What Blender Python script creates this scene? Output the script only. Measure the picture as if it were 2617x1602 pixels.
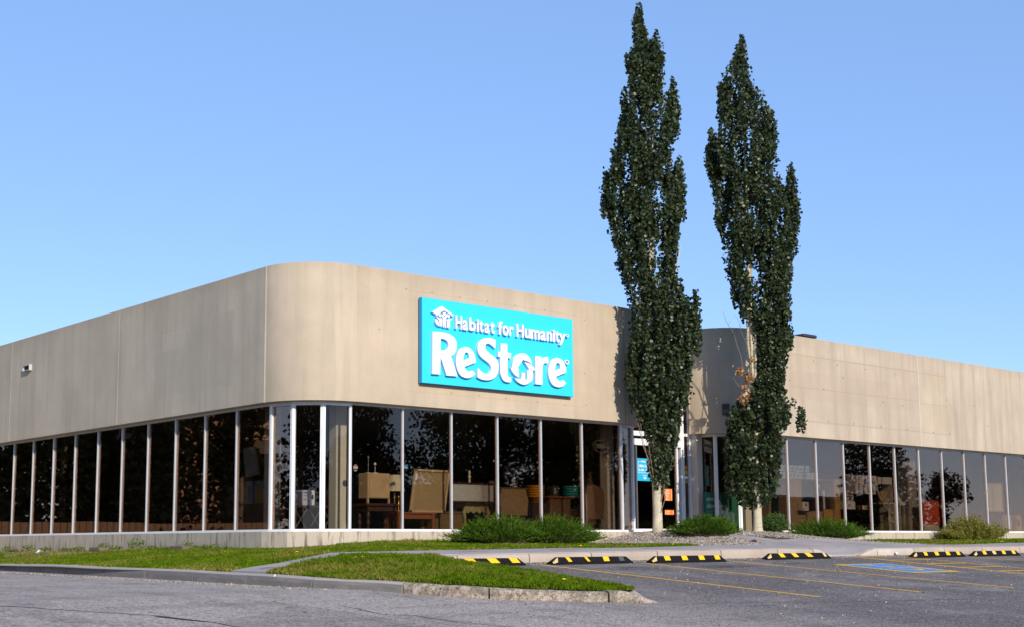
import bpy, math, random
import numpy as np
from mathutils import Vector, Matrix, noise as mnoise

random.seed(7)
rng = np.random.default_rng(11)
scene = bpy.context.scene
for o in list(bpy.data.objects):
    bpy.data.objects.remove(o, do_unlink=True)

# ------------------------------------------------------------------ camera
cam_data = bpy.data.cameras.new('camera')
cam_data.sensor_width = 36.0
cam_data.lens = 3398.5 / 2617.0 * 36.0
cam_data.shift_x = (1308.5 - 1189.37) / 2617.0
cam_data.shift_y = (935.0 - 801.0) / 2617.0
cam_data.clip_end = 2000.0
cam = bpy.data.objects.new('camera', cam_data)
scene.collection.objects.link(cam)
R_ = Vector((0.76057634, -0.6492318, -0.00465934))
F_ = Vector((0.64408992, 0.75361088, 0.13122048))
U_ = Vector((-0.08168117, -0.10280422, 0.99134226))
M = Matrix.Identity(4)
for i in range(3):
    M[i][0] = R_[i]; M[i][1] = U_[i]; M[i][2] = -F_[i]
M[0][3], M[1][3], M[2][3] = -16.3313, -24.794, -0.0711
cam.matrix_world = M
scene.camera = cam
scene.render.resolution_x, scene.render.resolution_y = 1024, 626

# ------------------------------------------------------------------ light
SUN_EL = math.radians(24.0)
sx_, sy_ = -0.28, -1.0                       # horizontal direction towards the sun
world = bpy.data.worlds.new('World'); scene.world = world
world.use_nodes = True
wn, wl = world.node_tree.nodes, world.node_tree.links
wn.clear()
sky = wn.new('ShaderNodeTexSky'); sky.sky_type = 'NISHITA'; sky.sun_disc = False
sky.sun_elevation = SUN_EL
sky.sun_rotation = math.atan2(sx_, sy_)
sky.altitude = 3000.0; sky.air_density = 1.0; sky.dust_density = 0.0; sky.ozone_density = 3.0
hsv = wn.new('ShaderNodeMix'); hsv.data_type = 'RGBA'; hsv.blend_type = 'MULTIPLY'; hsv.inputs[0].default_value = 1.0; hsv.inputs[7].default_value = (1.03, 0.96, 1.07, 1)
bg = wn.new('ShaderNodeBackground'); bg.inputs['Strength'].default_value = 0.15
wo = wn.new('ShaderNodeOutputWorld')
sky_pale_mix = wn.new('ShaderNodeMix'); sky_pale_mix.data_type = 'RGBA'; sky_pale_mix.inputs[0].default_value = 0.5
sky_pale_mix.inputs[7].default_value = (1.50, 2.70, 4.62, 1)                      # flat pale blue painted evenly into the sky colour to lighten it
wl.new(sky.outputs[0], hsv.inputs[6]); wl.new(hsv.outputs[2], sky_pale_mix.inputs[6]); wl.new(sky_pale_mix.outputs[2], bg.inputs[0]); wl.new(bg.outputs[0], wo.inputs[0])
sd = bpy.data.lights.new('sun', 'SUN'); sd.energy = 3.35; sd.angle = math.radians(0.5); sd.color = (1.0, 0.92, 0.80)
sun = bpy.data.objects.new('sun', sd); scene.collection.objects.link(sun)
hn = math.hypot(sx_, sy_)
sdir = Vector((sx_ / hn * math.cos(SUN_EL), sy_ / hn * math.cos(SUN_EL), math.sin(SUN_EL)))
sun.rotation_euler = sdir.to_track_quat('Z', 'Y').to_euler()
sun.location = (0, -20, 30)
scene.view_settings.view_transform = 'Standard'; scene.view_settings.look = 'None'
scene.view_settings.exposure = 0.5; scene.view_settings.gamma = 1.0
scene.view_settings.use_curve_mapping = False
scene.render.engine = 'CYCLES'
scene.cycles.transparent_max_bounces = 24
scene.cycles.max_bounces = 10
scene.cycles.use_denoising = True

# ------------------------------------------------------------------ helpers
C = scene.collection
def link(o, parent=None):
    C.objects.link(o)
    if parent is not None:
        o.parent = parent
        o.matrix_parent_inverse = Matrix.Translation(-Vector(parent.location)) if parent.parent is None else \
            Matrix.Translation(-Vector(parent.location) if parent.type == 'EMPTY' else Vector((0, 0, 0)))
    return o
def tag(o, label=None, cat=None, group=None, kind=None):
    if label: o['label'] = label
    if cat: o['category'] = cat
    if group: o['group'] = group
    if kind: o['kind'] = kind
    return o
def thing(name, label, cat, loc=(0, 0, 0), group=None):
    o = bpy.data.objects.new(name, None); o.empty_display_size = 0.2
    o.location = loc; C.objects.link(o)
    return tag(o, label, cat, group)
def mesh(name, V, Fc, m=None, parent=None, smooth=False):
    me = bpy.data.meshes.new(name)
    me.from_pydata([tuple(v) for v in V], [], [tuple(f) for f in Fc])
    if m is not None:
        for k in (m if isinstance(m, (list, tuple)) else [m]): me.materials.append(k)
    if smooth:
        me.polygons.foreach_set('use_smooth', [True] * len(me.polygons))
    me.update()
    return link(bpy.data.objects.new(name, me), parent)
def fast_mesh(name, V, Fc, m, parent=None, smooth=False):
    """V (n,3) float array, Fc (k,c) int array, all faces with c corners"""
    me = bpy.data.meshes.new(name)
    V = np.asarray(V, dtype=np.float32); Fc = np.asarray(Fc, dtype=np.int32)
    k, c = Fc.shape
    me.vertices.add(len(V)); me.vertices.foreach_set('co', V.ravel())
    me.loops.add(k * c); me.loops.foreach_set('vertex_index', Fc.ravel())
    me.polygons.add(k); me.polygons.foreach_set('loop_start', np.arange(0, k * c, c, dtype=np.int32))
    try: me.polygons.foreach_set('loop_total', np.full(k, c, dtype=np.int32))
    except Exception: pass
    if smooth: me.polygons.foreach_set('use_smooth', np.ones(k, dtype=bool))
    me.materials.append(m); me.update(calc_edges=True); me.validate()
    return link(bpy.data.objects.new(name, me), parent)
class MB:
    def __init__(s): s.V = []; s.F = []
    def add(s, V, Fc):
        n = len(s.V); s.V += [tuple(v) for v in V]; s.F += [tuple(i + n for i in f) for f in Fc]; return s
    def box(s, x0, x1, y0, y1, z0, z1, c=0.0):
        if c <= 0:
            V = [(x0, y0, z0), (x1, y0, z0), (x1, y1, z0), (x0, y1, z0), (x0, y0, z1), (x1, y0, z1), (x1, y1, z1), (x0, y1, z1)]
            Fc = [(0, 3, 2, 1), (4, 5, 6, 7), (0, 1, 5, 4), (1, 2, 6, 5), (2, 3, 7, 6), (3, 0, 4, 7)]
            return s.add(V, Fc)
        # chamfered box: three shrunk layers
        V = []
        for z, k in ((z0, c), (z0 + c, 0), (z1 - c, 0), (z1, c)):
            a = k
            q = c
            ring = [(x0 + q, y0 + a), (x1 - q, y0 + a), (x1 - a, y0 + q), (x1 - a, y1 - q), (x1 - q, y1 - a), (x0 + q, y1 - a), (x0 + a, y1 - q), (x0 + a, y0 + q)]
            V += [(x, y, z) for x, y in ring]
        Fc = [tuple(range(7, -1, -1)), tuple(range(24, 32))]
        for l in range(3):
            for i in range(8):
                j = (i + 1) % 8
                Fc.append((l * 8 + i, l * 8 + j, (l + 1) * 8 + j, (l + 1) * 8 + i))
        return s.add(V, Fc)
    def prism(s, poly, z0, z1):
        n = len(poly)
        V = [(x, y, z0) for x, y in poly] + [(x, y, z1) for x, y in poly]
        Fc = [tuple(range(n - 1, -1, -1)), tuple(range(n, 2 * n))] + [(i, (i + 1) % n, n + (i + 1) % n, n + i) for i in range(n)]
        return s.add(V, Fc)
    def tube(s, pts, rad, k=8, cap=True):
        pts = [Vector(p) for p in pts]
        base = len(s.V)
        for i, p in enumerate(pts):
            d = (pts[min(i + 1, len(pts) - 1)] - pts[max(i - 1, 0)])
            d = d.normalized() if d.length > 1e-9 else Vector((0, 0, 1))
            a = d.orthogonal().normalized() if i == 0 else (pa - d * pa.dot(d)).normalized()
            pa = a; b = d.cross(a)
            r = rad[i] if isinstance(rad, (list, tuple)) else rad
            for j in range(k):
                t = 2 * math.pi * j / k
                s.V.append(tuple(p + a * (r * math.cos(t)) + b * (r * math.sin(t))))
        for i in range(len(pts) - 1):
            for j in range(k):
                q = (j + 1) % k
                s.F.append((base + i * k + j, base + i * k + q, base + (i + 1) * k + q, base + (i + 1) * k + j))
        if cap:
            s.F.append(tuple(base + j for j in range(k - 1, -1, -1)))
            s.F.append(tuple(base + (len(pts) - 1) * k + j for j in range(k)))
        return s
    def build(s, name, m, parent=None, smooth=False):
        return mesh(name, s.V, s.F, m, parent, smooth)
def boxobj(name, x0, x1, y0, y1, z0, z1, m, parent=None, c=0.0):
    return MB().box(min(x0, x1), max(x0, x1), min(y0, y1), max(y0, y1), min(z0, z1), max(z0, z1), c).build(name, m, parent)
def xform(o, mat):
    o.data.transform(mat); o.data.update(); return o

# ------------------------------------------------------------------ materials
def srgb(r, g, b):
    f = lambda c: (c / 255 / 12.92) if c / 255 <= 0.04045 else ((c / 255 + 0.055) / 1.055) ** 2.4
    return (f(r), f(g), f(b))
class NM:
    def __init__(s, name):
        s.m = bpy.data.materials.new(name); s.m.use_nodes = True
        s.t = s.m.node_tree; s.n = s.t.nodes; s.l = s.t.links
        s.n.clear(); s.out = s.n.new('ShaderNodeOutputMaterial')
        s.b = s.n.new('ShaderNodeBsdfPrincipled'); s.l.new(s.b.outputs[0], s.out.inputs[0])
        s.co = None
    def new(s, t, **kw):
        n = s.n.new(t)
        for k, v in kw.items(): setattr(n, k, v)
        return n
    def coord(s, scale=(1, 1, 1), loc=(0, 0, 0)):
        if s.co is None: s.co = s.new('ShaderNodeNewGeometry')
        mp = s.new('ShaderNodeMapping'); mp.inputs['Scale'].default_value = scale; mp.inputs['Location'].default_value = loc
        s.l.new(s.co.outputs['Position'], mp.inputs[0]); return mp.outputs[0]
    def noise(s, scale=5, detail=4, rough=0.6, vec=None, sc=(1, 1, 1), loc=(0, 0, 0), dist=0.0):
        n = s.new('ShaderNodeTexNoise'); n.inputs['Scale'].default_value = scale; n.inputs['Detail'].default_value = detail
        n.inputs['Roughness'].default_value = rough; n.inputs['Distortion'].default_value = dist
        s.l.new(vec or s.coord(sc, loc), n.inputs['Vector']); return n.outputs['Fac']
    def voro(s, scale=5, sc=(1, 1, 1), feat='F1', out='Distance'):
        n = s.new('ShaderNodeTexVoronoi', feature=feat); n.inputs['Scale'].default_value = scale
        s.l.new(s.coord(sc), n.inputs['Vector']); return n.outputs[out]
    def ramp(s, fac, stops):
        r = s.new('ShaderNodeValToRGB'); e = r.color_ramp.elements
        while len(e) < len(stops): e.new(0.5)
        for q, (p, c) in zip(e, stops):
            q.position = p; q.color = (*(c if isinstance(c, tuple) else (c, c, c)), 1)
        s.l.new(fac, r.inputs[0]); return r.outputs[0]
    def mix(s, a, b, fac, mode='MIX'):
        n = s.new('ShaderNodeMix', data_type='RGBA', blend_type=mode)
        for i, v in ((6, a), (7, b)):
            if isinstance(v, tuple): n.inputs[i].default_value = (*v, 1)
            elif isinstance(v, (int, float)): n.inputs[i].default_value = (v, v, v, 1)
            else: s.l.new(v, n.inputs[i])
        if isinstance(fac, (int, float)): n.inputs[0].default_value = fac
        else: s.l.new(fac, n.inputs[0])
        return n.outputs[2]
    def math(s, op, a, b=0.0, c=None):
        n = s.new('ShaderNodeMath', operation=op)
        for i, v in enumerate((a, b) if c is None else (a, b, c)):
            if isinstance(v, (int, float)): n.inputs[i].default_value = v
            else: s.l.new(v, n.inputs[i])
        return n.outputs[0]
    def xyz(s):
        if s.co is None: s.co = s.new('ShaderNodeNewGeometry')
        n = s.new('ShaderNodeSeparateXYZ'); s.l.new(s.co.outputs['Position'], n.inputs[0]); return n.outputs
    def island(s):
        if s.co is None: s.co = s.new('ShaderNodeNewGeometry')
        return s.co.outputs['Random Per Island']
    def bump(s, h, strength=0.3, dist=0.01):
        n = s.new('ShaderNodeBump'); n.inputs['Strength'].default_value = strength; n.inputs['Distance'].default_value = dist
        s.l.new(h, n.inputs['Height']); s.l.new(n.outputs[0], s.b.inputs['Normal'])
    def set(s, color=None, rough=None, metal=None, spec=None, **kw):
        for k, v in (('Base Color', color), ('Roughness', rough), ('Metallic', metal), ('Specular IOR Level', spec)):
            if v is None: continue
            if isinstance(v, tuple): s.b.inputs[k].default_value = (*v, 1)
            elif isinstance(v, (int, float)): s.b.inputs[k].default_value = v
            else: s.l.new(v, s.b.inputs[k])
        return s
def plain(name, color, rough=0.6, metal=0.0, var=0.12, scale=6.0, spec=0.4):
    k = NM(name); n = k.noise(scale, 4)
    c1 = tuple(x * (1 - var) for x in color); c2 = tuple(min(1, x * (1 + var)) for x in color)
    k.set(k.ramp(n, [(0.3, c1), (0.7, c2)]), rough, metal, spec); return k.m

def concrete(name, base, streak=0.2, speck=0.6, weather=None, roughbump=0.35):
    k = NM(name)
    big = k.noise(0.55, 5, 0.6)
    st = k.noise(1.0, 6, 0.65, sc=(2.6, 2.6, 0.16))
    st2 = k.noise(1.0, 3, 0.6, sc=(9.0, 9.0, 0.35), loc=(3, 1, 7))
    fine = k.noise(38, 3, 0.7)
    gr = k.noise(95, 2, 0.8)
    c = k.mix(tuple(x * 0.86 for x in base), tuple(min(1, x * 1.1) for x in base), k.ramp(big, [(0.32, 0.0), (0.7, 1.0)]))
    c = k.mix(c, tuple(x * 0.66 for x in base), k.math('MULTIPLY', k.ramp(st, [(0.46, 0.0), (0.66, 1.0)]), streak))
    c = k.mix(c, tuple(x * 0.55 for x in base), k.math('MULTIPLY', k.ramp(st2, [(0.60, 0.0), (0.74, 1.0)]), streak * 0.8))
    c = k.mix(c, tuple(x * 0.55 for x in base), k.math('MULTIPLY', k.ramp(fine, [(0.58, 0.0), (0.72, 1.0)]), speck * 0.55))
    c = k.mix(c, tuple(min(1, x * 1.35) for x in base), k.math('MULTIPLY', k.ramp(gr, [(0.60, 0.0), (0.72, 1.0)]), speck * 0.5))
    X = k.xyz()
    # grime that washed down from the parapet edge
    top = k.math('SUBTRACT', X[2], 5.95); top = k.math('MULTIPLY', top, 2.2)
    edge = k.math('MULTIPLY', k.math('MINIMUM', k.math('MAXIMUM', top, 0.0), 1.0), k.ramp(k.noise(1.4, 5, 0.7), [(0.3, 0.3), (0.7, 1.0)]))
    c = k.mix(c, (base[0] * 0.62, base[1] * 0.58, base[2] * 0.52), k.math('MULTIPLY', edge, 0.45))
    if weather:   # ghost of removed boards: (x0,x1,z0,z1,axis)
        for x0, x1, z0, z1, ax, amt, col in weather:
            q = X[ax]; nz = k.math('MULTIPLY', k.math('SUBTRACT', k.noise(3.0, 4, 0.7), 0.5), 0.12)
            q2 = k.math('ADD', q, nz); z2 = k.math('ADD', X[2], nz)
            m1 = k.math('MULTIPLY', k.math('GREATER_THAN', q2, x0), k.math('LESS_THAN', q2, x1))
            m2 = k.math('MULTIPLY', k.math('GREATER_THAN', z2, z0), k.math('LESS_THAN', z2, z1))
            mk = k.math('MULTIPLY', m1, m2)
            mk = k.math('MULTIPLY', mk, k.ramp(k.noise(0.9, 5, 0.7, loc=(x0, 2, z0)), [(0.3, 0.15), (0.7, 1.0)]))
            c = k.mix(c, tuple(a * b for a, b in zip(base, col)), k.math('MULTIPLY', mk, amt))
    k.set(c, 0.9, spec=0.25)
    k.bump(k.math('ADD', fine, k.math('MULTIPLY', gr, 0.6)), roughbump, 0.012)
    return k.m
CONC = (0.50, 0.402, 0.292)
m_conc = concrete('precast_concrete', CONC, 0.35, 0.55,
                  weather=[(5.0, 12.0, 3.5, 5.8, 1, 0.0, (1, 1, 1))][:0])
m_conc_sign = concrete('precast_concrete_sign_wall', (0.515, 0.412, 0.298), 0.3, 0.5, weather=[(8.6, 10.2, 3.2, 3.9, 0, 0.4, (0.86, 0.84, 0.84)), (4.0, 4.9, 3.2, 3.7, 0, 0.35, (1.12, 1.1, 1.1)), (2.95, 9.2, 3.45, 6.0, 0, 0.28, (1.1, 0.98, 0.88))])
m_conc_left = concrete('precast_concrete_street_side', (0.53, 0.445, 0.33), 0.4, 0.4,
                       weather=[(3.0, 6.9, 3.7, 5.3, 1, 0.6, (0.80, 0.83, 0.88)), (5.3, 6.5, 4.9, 5.35, 1, 0.5, (1.16, 1.16, 1.18)), (2.9, 4.0, 4.3, 5.5, 1, 0.5, (0.82, 0.80, 0.80)), (10, 13, 4.2, 6, 1, 0.4, (0.86, 0.85, 0.84))])
m_conc_worn = concrete('precast_concrete_weathered', (0.51, 0.415, 0.312), 0.6, 0.35,
                       weather=[(17.1, 25.7, 4.35, 5.8, 0, 0.55, (0.82, 0.76, 0.72)), (18.2, 25.69, 3.62, 5.25, 0, 0.5, (0.80, 0.78, 0.80)),
                                (25.72, 27.6, 5.15, 5.85, 0, 0.45, (0.93, 0.84, 0.72)), (25.72, 27.6, 3.65, 4.65, 0, 0.5, (0.92, 0.84, 0.76))])
m_seal = plain('joint_sealant', (0.62, 0.55, 0.45), 0.7, var=0.1)
def plinthmat():
    k = NM('stained_plinth_concrete')
    base = (0.56, 0.47, 0.36)
    big = k.noise(0.9, 5, 0.65)
    st = k.noise(1.0, 6, 0.7, sc=(7, 7, 0.9))
    pits = k.noise(60, 2, 0.8)
    c = k.mix(tuple(x * 0.8 for x in base), base, big)
    c = k.mix(c, (0.14, 0.115, 0.09), k.math('MULTIPLY', k.ramp(st, [(0.50, 0.0), (0.62, 1.0)]), k.ramp(k.noise(0.8, 3, 0.6, loc=(5, 5, 5)), [(0.38, 0.15), (0.56, 0.95)])))
    c = k.mix(c, (0.2, 0.17, 0.13), k.math('MULTIPLY', k.ramp(pits, [(0.63, 0.0), (0.70, 1.0)]), 0.8))
    z = k.xyz()[2]
    low = k.math('MULTIPLY', k.math('SUBTRACT', 0.0, z), 3.0)
    low = k.math('MINIMUM', k.math('MAXIMUM', low, 0.0), 1.0)
    c = k.mix(c, (0.17, 0.125, 0.08), k.math('MULTIPLY', low, k.ramp(k.noise(2.2, 4, 0.6), [(0.45, 0.0), (0.65, 0.75)])))
    k.set(c, 0.92, spec=0.2); k.bump(k.math('ADD', st, pits), 0.3, 0.01); return k.m
m_plinth = plinthmat()
m_alu = plain('anodised_window_frame', (0.62, 0.62, 0.62), 0.35, 0.35, 0.06, 3)
m_alu_dark = plain('frame_gasket', (0.10, 0.095, 0.09), 0.6)
m_white = plain('white_painted_metal', (0.80, 0.80, 0.79), 0.4)
m_alu_w = plain('white_coated_frame', (0.74, 0.74, 0.73), 0.4, 0.0, 0.06, 3)
def glassmat(name, tint, refl=1.0):
    k = NM(name); k.n.remove(k.b)
    tr = k.new('ShaderNodeBsdfTransparent'); tr.inputs[0].default_value = (*tint, 1)
    gl = k.new('ShaderNodeBsdfGlossy'); gl.inputs['Roughness'].default_value = 0.0; gl.inputs[0].default_value = (0.95, 0.78, 0.70, 1)
    fr = k.new('ShaderNodeFresnel'); fr.inputs[0].default_value = 1.52
    nz = k.noise(0.8, 2, 0.5)
    bp = k.new('ShaderNodeBump'); bp.inputs['Strength'].default_value = 0.06; bp.inputs['Distance'].default_value = 0.01
    k.l.new(nz, bp.inputs['Height']); k.l.new(bp.outputs[0], gl.inputs['Normal'])
    mx = k.new('ShaderNodeMixShader')
    k.l.new(k.math('MULTIPLY', fr.outputs[0], refl), mx.inputs[0]); k.l.new(tr.outputs[0], mx.inputs[1]); k.l.new(gl.outputs[0], mx.inputs[2])
    k.l.new(mx.outputs[0], k.out.inputs[0]); return k.m
m_glass = glassmat('bronze_tinted_glass', (0.77, 0.745, 0.70), 0.72)
m_glass_door = glassmat('dark_door_glass', (0.58, 0.55, 0.50), 0.8)
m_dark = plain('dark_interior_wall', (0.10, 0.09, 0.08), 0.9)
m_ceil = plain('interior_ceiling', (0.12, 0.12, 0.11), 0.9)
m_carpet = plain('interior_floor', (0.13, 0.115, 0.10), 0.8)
m_roof = plain('roof_membrane', (0.16, 0.155, 0.15), 0.9)
m_black = plain('black_rubber', (0.012, 0.011, 0.011), 0.9, var=0.4, scale=25, spec=0.12)
def asphalt(name='worn_asphalt', mul=1.0):
    k = NM(name)
    big = k.noise(0.16, 5, 0.6); mid = k.noise(1.1, 5, 0.65, sc=(1, 0.45, 1)); fine = k.noise(26, 4, 0.75)
    stone = k.voro(34, out='Color'); sd_ = k.voro(34)
    bw = k.new('ShaderNodeRGBToBW'); k.l.new(stone, bw.inputs[0])
    c = k.ramp(big, [(0.3, (0.155, 0.120, 0.106)), (0.7, (0.225, 0.176, 0.155))])
    Xp = k.xyz(); old = k.math('ADD', k.math('MULTIPLY', k.math('ADD', Xp[0], 1.0), -0.22), k.math('MULTIPLY', k.noise(0.5, 4, 0.6, loc=(7, 7, 7)), 0.5))
    c = k.mix(c, (0.70, 0.56, 0.47), k.math('MULTIPLY', k.math('MINIMUM', k.math('MAXIMUM', old, 0.0), 1.0), 0.8))
    c = k.mix(c, (0.115, 0.105, 0.107), k.math('MULTIPLY', k.ramp(mid, [(0.5, 0.0), (0.72, 1.0)]), 0.6))
    c = k.mix(c, (0.40, 0.36, 0.34), k.math('MULTIPLY', k.ramp(bw.outputs[0], [(0.60, 0.0), (0.80, 1.0)]), 0.62))
    c = k.mix(c, (0.045, 0.042, 0.045), k.math('MULTIPLY', k.ramp(fine, [(0.40, 1.0), (0.56, 0.0)]), 0.62))
    c = k.mix(c, (0.30, 0.27, 0.25), k.math('MULTIPLY', k.ramp(k.noise(0.35, 4, 0.7, loc=(9, 3, 0)), [(0.52, 0.0), (0.7, 1.0)]), 0.25))
    g2 = k.noise(11, 4, 0.8)
    tr_ = k.noise(1.0, 4, 0.6, sc=(0.12, 1.5, 1), loc=(1, 8, 0))
    c = k.mix(c, (0.095, 0.082, 0.078), k.math('MULTIPLY', k.ramp(tr_, [(0.50, 0.0), (0.62, 1.0)]), 0.22))
    c = k.mix(c, (0.42, 0.34, 0.30), k.math('MULTIPLY', k.ramp(k.noise(0.7, 5, 0.75, loc=(3, 11, 0)), [(0.50, 0.0), (0.64, 1.0)]), 0.35))
    c = k.mix(c, (0.07, 0.063, 0.066), k.math('MULTIPLY', k.ramp(g2, [(0.36, 1.0), (0.5, 0.0)]), 0.5))
    c = k.mix(c, (0.46, 0.41, 0.40), k.math('MULTIPLY', k.ramp(g2, [(0.56, 0.0), (0.68, 1.0)]), 0.45))
    if mul != 1.0: c = k.mix(c, (mul, mul, mul), 1.0, 'MULTIPLY')
    # oil stains where engines stand
    X = k.xyz()
    for ox, oy, rx, ry, a in ((2.6, -7.4, 0.9, 0.35, 0.75), (5.4, -7.55, 1.2, 0.35, 0.8), (8.0, -7.2, .9, .22, .6), (0.4, -7.6, .8, .2, .5), (16.5, -8.3, 1.9, .6, .6), (4.0, -10.3, .5, .12, .6), (6.4, -12.0, .7, .14, .6)):
        dx = k.math('DIVIDE', k.math('SUBTRACT', X[0], ox), rx); dy = k.math('DIVIDE', k.math('SUBTRACT', X[1], oy), ry)
        r2 = k.math('ADD', k.math('MULTIPLY', dx, dx), k.math('MULTIPLY', dy, dy))
        f = k.math('MAXIMUM', k.math('SUBTRACT', 1.0, r2), 0.0)
        f = k.math('MULTIPLY', f, k.ramp(k.noise(2.6, 4, 0.7, sc=(1, 2.5, 1)), [(0.40, 0.0), (0.6, 1.0)]))
        c = k.mix(c, (0.035, 0.033, 0.035), k.math('MINIMUM', k.math('MULTIPLY', f, a * 1.6), a))
    k.set(c, 0.88, spec=0.3)
    h = k.math('ADD', k.math('MULTIPLY', g2, 1.2), k.math('MULTIPLY', sd_, -0.9))
    k.bump(h, 0.85, 0.02); return k.m
m_asph = asphalt()
def walkmat(name, base, rough=0.9, grime=0.3):
    k = NM(name)
    big = k.noise(0.7, 5, 0.65); fine = k.noise(45, 3, 0.75)
    c = k.mix(tuple(x * 0.82 for x in base), tuple(x * 1.08 for x in base), k.ramp(big, [(0.35, 0.0), (0.65, 1.0)]))
    c = k.mix(c, tuple(x * 0.5 for x in base), k.math('MULTIPLY', k.ramp(k.noise(3, 5, 0.7), [(0.55, 0.0), (0.75, 1.0)]), grime))
    c = k.mix(c, tuple(x * 0.6 for x in base), k.math('MULTIPLY', k.ramp(fine, [(0.55, 0.0), (0.7, 1.0)]), 0.5))
    k.set(c, rough, spec=0.25); k.bump(fine, 0.3, 0.008); return k.m
m_walk = walkmat('sidewalk_concrete', (0.40, 0.345, 0.325))
m_curb = walkmat('pale_curb_concrete', (0.46, 0.37, 0.29), grime=0.2)
m_curb_new = walkmat('new_curb_concrete', (0.55, 0.47, 0.385), grime=0.1)
def curb_road():
    k = NM('road_curb_concrete'); base = (0.44, 0.38, 0.33)
    fine = k.noise(50, 3, 0.75); big = k.noise(0.8, 5, 0.7)
    c = k.mix(tuple(x * 0.8 for x in base), tuple(x * 1.1 for x in base), big)
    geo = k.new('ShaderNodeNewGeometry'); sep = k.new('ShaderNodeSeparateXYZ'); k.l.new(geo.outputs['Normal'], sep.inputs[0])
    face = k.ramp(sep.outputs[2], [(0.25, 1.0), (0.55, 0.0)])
    blotch = k.ramp(k.noise(1.1, 4, 0.6, sc=(1, 1, 3)), [(0.30, 0.45), (0.50, 1.0)])
    c = k.mix(c, (0.085, 0.078, 0.075), k.math('MULTIPLY', k.math('MULTIPLY', face, blotch), 0.62))  # upright faces mixed darker than the top, in uneven blotches
    c = k.mix(c, (0.12, 0.11, 0.10), k.math('MULTIPLY', k.ramp(fine, [(0.58, 0.0), (0.7, 1.0)]), 0.5))
    k.set(c, 0.9, spec=0.25); k.bump(fine, 0.35, 0.01); return k.m
m_curb_road = curb_road()
def curb_worn():
    k = NM('crumbling_curb_concrete'); base = (0.47, 0.38, 0.30)
    fine = k.noise(22, 5, 0.8); mid = k.noise(6, 5, 0.75)
    c = k.mix(base, (0.20, 0.165, 0.12), k.math('MULTIPLY', k.ramp(mid, [(0.42, 0.0), (0.55, 1.0)]), 0.85))
    c = k.mix(c, (0.07, 0.058, 0.045), k.math('MULTIPLY', k.ramp(fine, [(0.50, 0.0), (0.60, 1.0)]), 0.85))
    k.set(c, 0.95, spec=0.2); k.bump(k.math('ADD', fine, mid), 0.7, 0.03); return k.m
m_curb_worn = curb_worn()
def soil():
    k = NM('lawn_soil'); n = k.noise(3, 5, 0.7); n2 = k.noise(25, 3, 0.7)
    c = k.ramp(n, [(0.3, (0.07, 0.075, 0.022)), (0.7, (0.12, 0.11, 0.04))])
    X = k.xyz()
    a = k.math('MULTIPLY', k.math('GREATER_THAN', X[1], 6.0), k.math('GREATER_THAN', k.math('ADD', X[0], k.math('MULTIPLY', n, 1.2)), -2.7))
    c = k.mix(c, (0.40, 0.26, 0.14), k.math('MULTIPLY', a, k.ramp(k.noise(1.3, 4, 0.6), [(0.4, 0.2), (0.6, 0.9)])))
    c = k.mix(c, (0.03, 0.025, 0.015), k.math('MULTIPLY', k.ramp(n2, [(0.5, 0.0), (0.7, 1.0)]), 0.4))
    k.set(c, 0.95, spec=0.1); k.bump(n2, 0.5, 0.02); return k.m
m_soil = soil()
def leafmat(name, cols, rough=0.5, trans=0.25, spec=0.4):
    k = NM(name)
    n = len(cols)
    c = k.ramp(k.island(), [(i / max(1, n - 1), q) for i, q in enumerate(cols)])
    k.set(c, rough, spec=spec)
    if trans > 0:
        tl = k.new('ShaderNodeBsdfTranslucent'); mx = k.new('ShaderNodeMixShader'); mx.inputs[0].default_value = trans
        c2 = k.mix(c, (0.5, 0.75, 0.1), 0.18)
        k.l.new(c2, tl.inputs[0]); k.l.new(k.b.outputs[0], mx.inputs[1]); k.l.new(tl.outputs[0], mx.inputs[2]); k.l.new(mx.outputs[0], k.out.inputs[0])
    return k.m
m_leaf = leafmat('poplar_leaf', [(0.014, 0.024, 0.009), (0.022, 0.034, 0.012), (0.030, 0.044, 0.015), (0.044, 0.060, 0.022), (0.078, 0.098, 0.038)], 0.42, 0.15, 0.42)  # last, lightest tone puts sunlit highlights into the leaf colour
m_leaf_y = leafmat('poplar_leaf_turning', [(0.10, 0.13, 0.03), (0.20, 0.20, 0.03)], 0.5, 0.3)
m_leaf_dead = leafmat('dead_leaf', [(0.26, 0.11, 0.035), (0.42, 0.20, 0.07), (0.52, 0.29, 0.12)], 0.7, 0.2)
m_far = leafmat('distant_leaf', [(0.006, 0.009, 0.004), (0.014, 0.019, 0.008)], 0.9, 0.05, 0.1)
m_jun = leafmat('juniper_spray', [(0.014, 0.034, 0.002), (0.034, 0.074, 0.004), (0.062, 0.118, 0.008), (0.105, 0.175, 0.018)], 0.8, 0.15, 0.08)
m_box = leafmat('boxwood_leaf', [(0.030, 0.075, 0.012), (0.07, 0.14, 0.02)], 0.5, 0.2)
m_barb = leafmat('barberry_leaf', [(0.10, 0.125, 0.012), (0.17, 0.19, 0.020), (0.25, 0.23, 0.025), (0.30, 0.20, 0.035)], 0.5, 0.3)
m_twig = plain('bare_twig', (0.20, 0.145, 0.10), 0.8)
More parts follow.
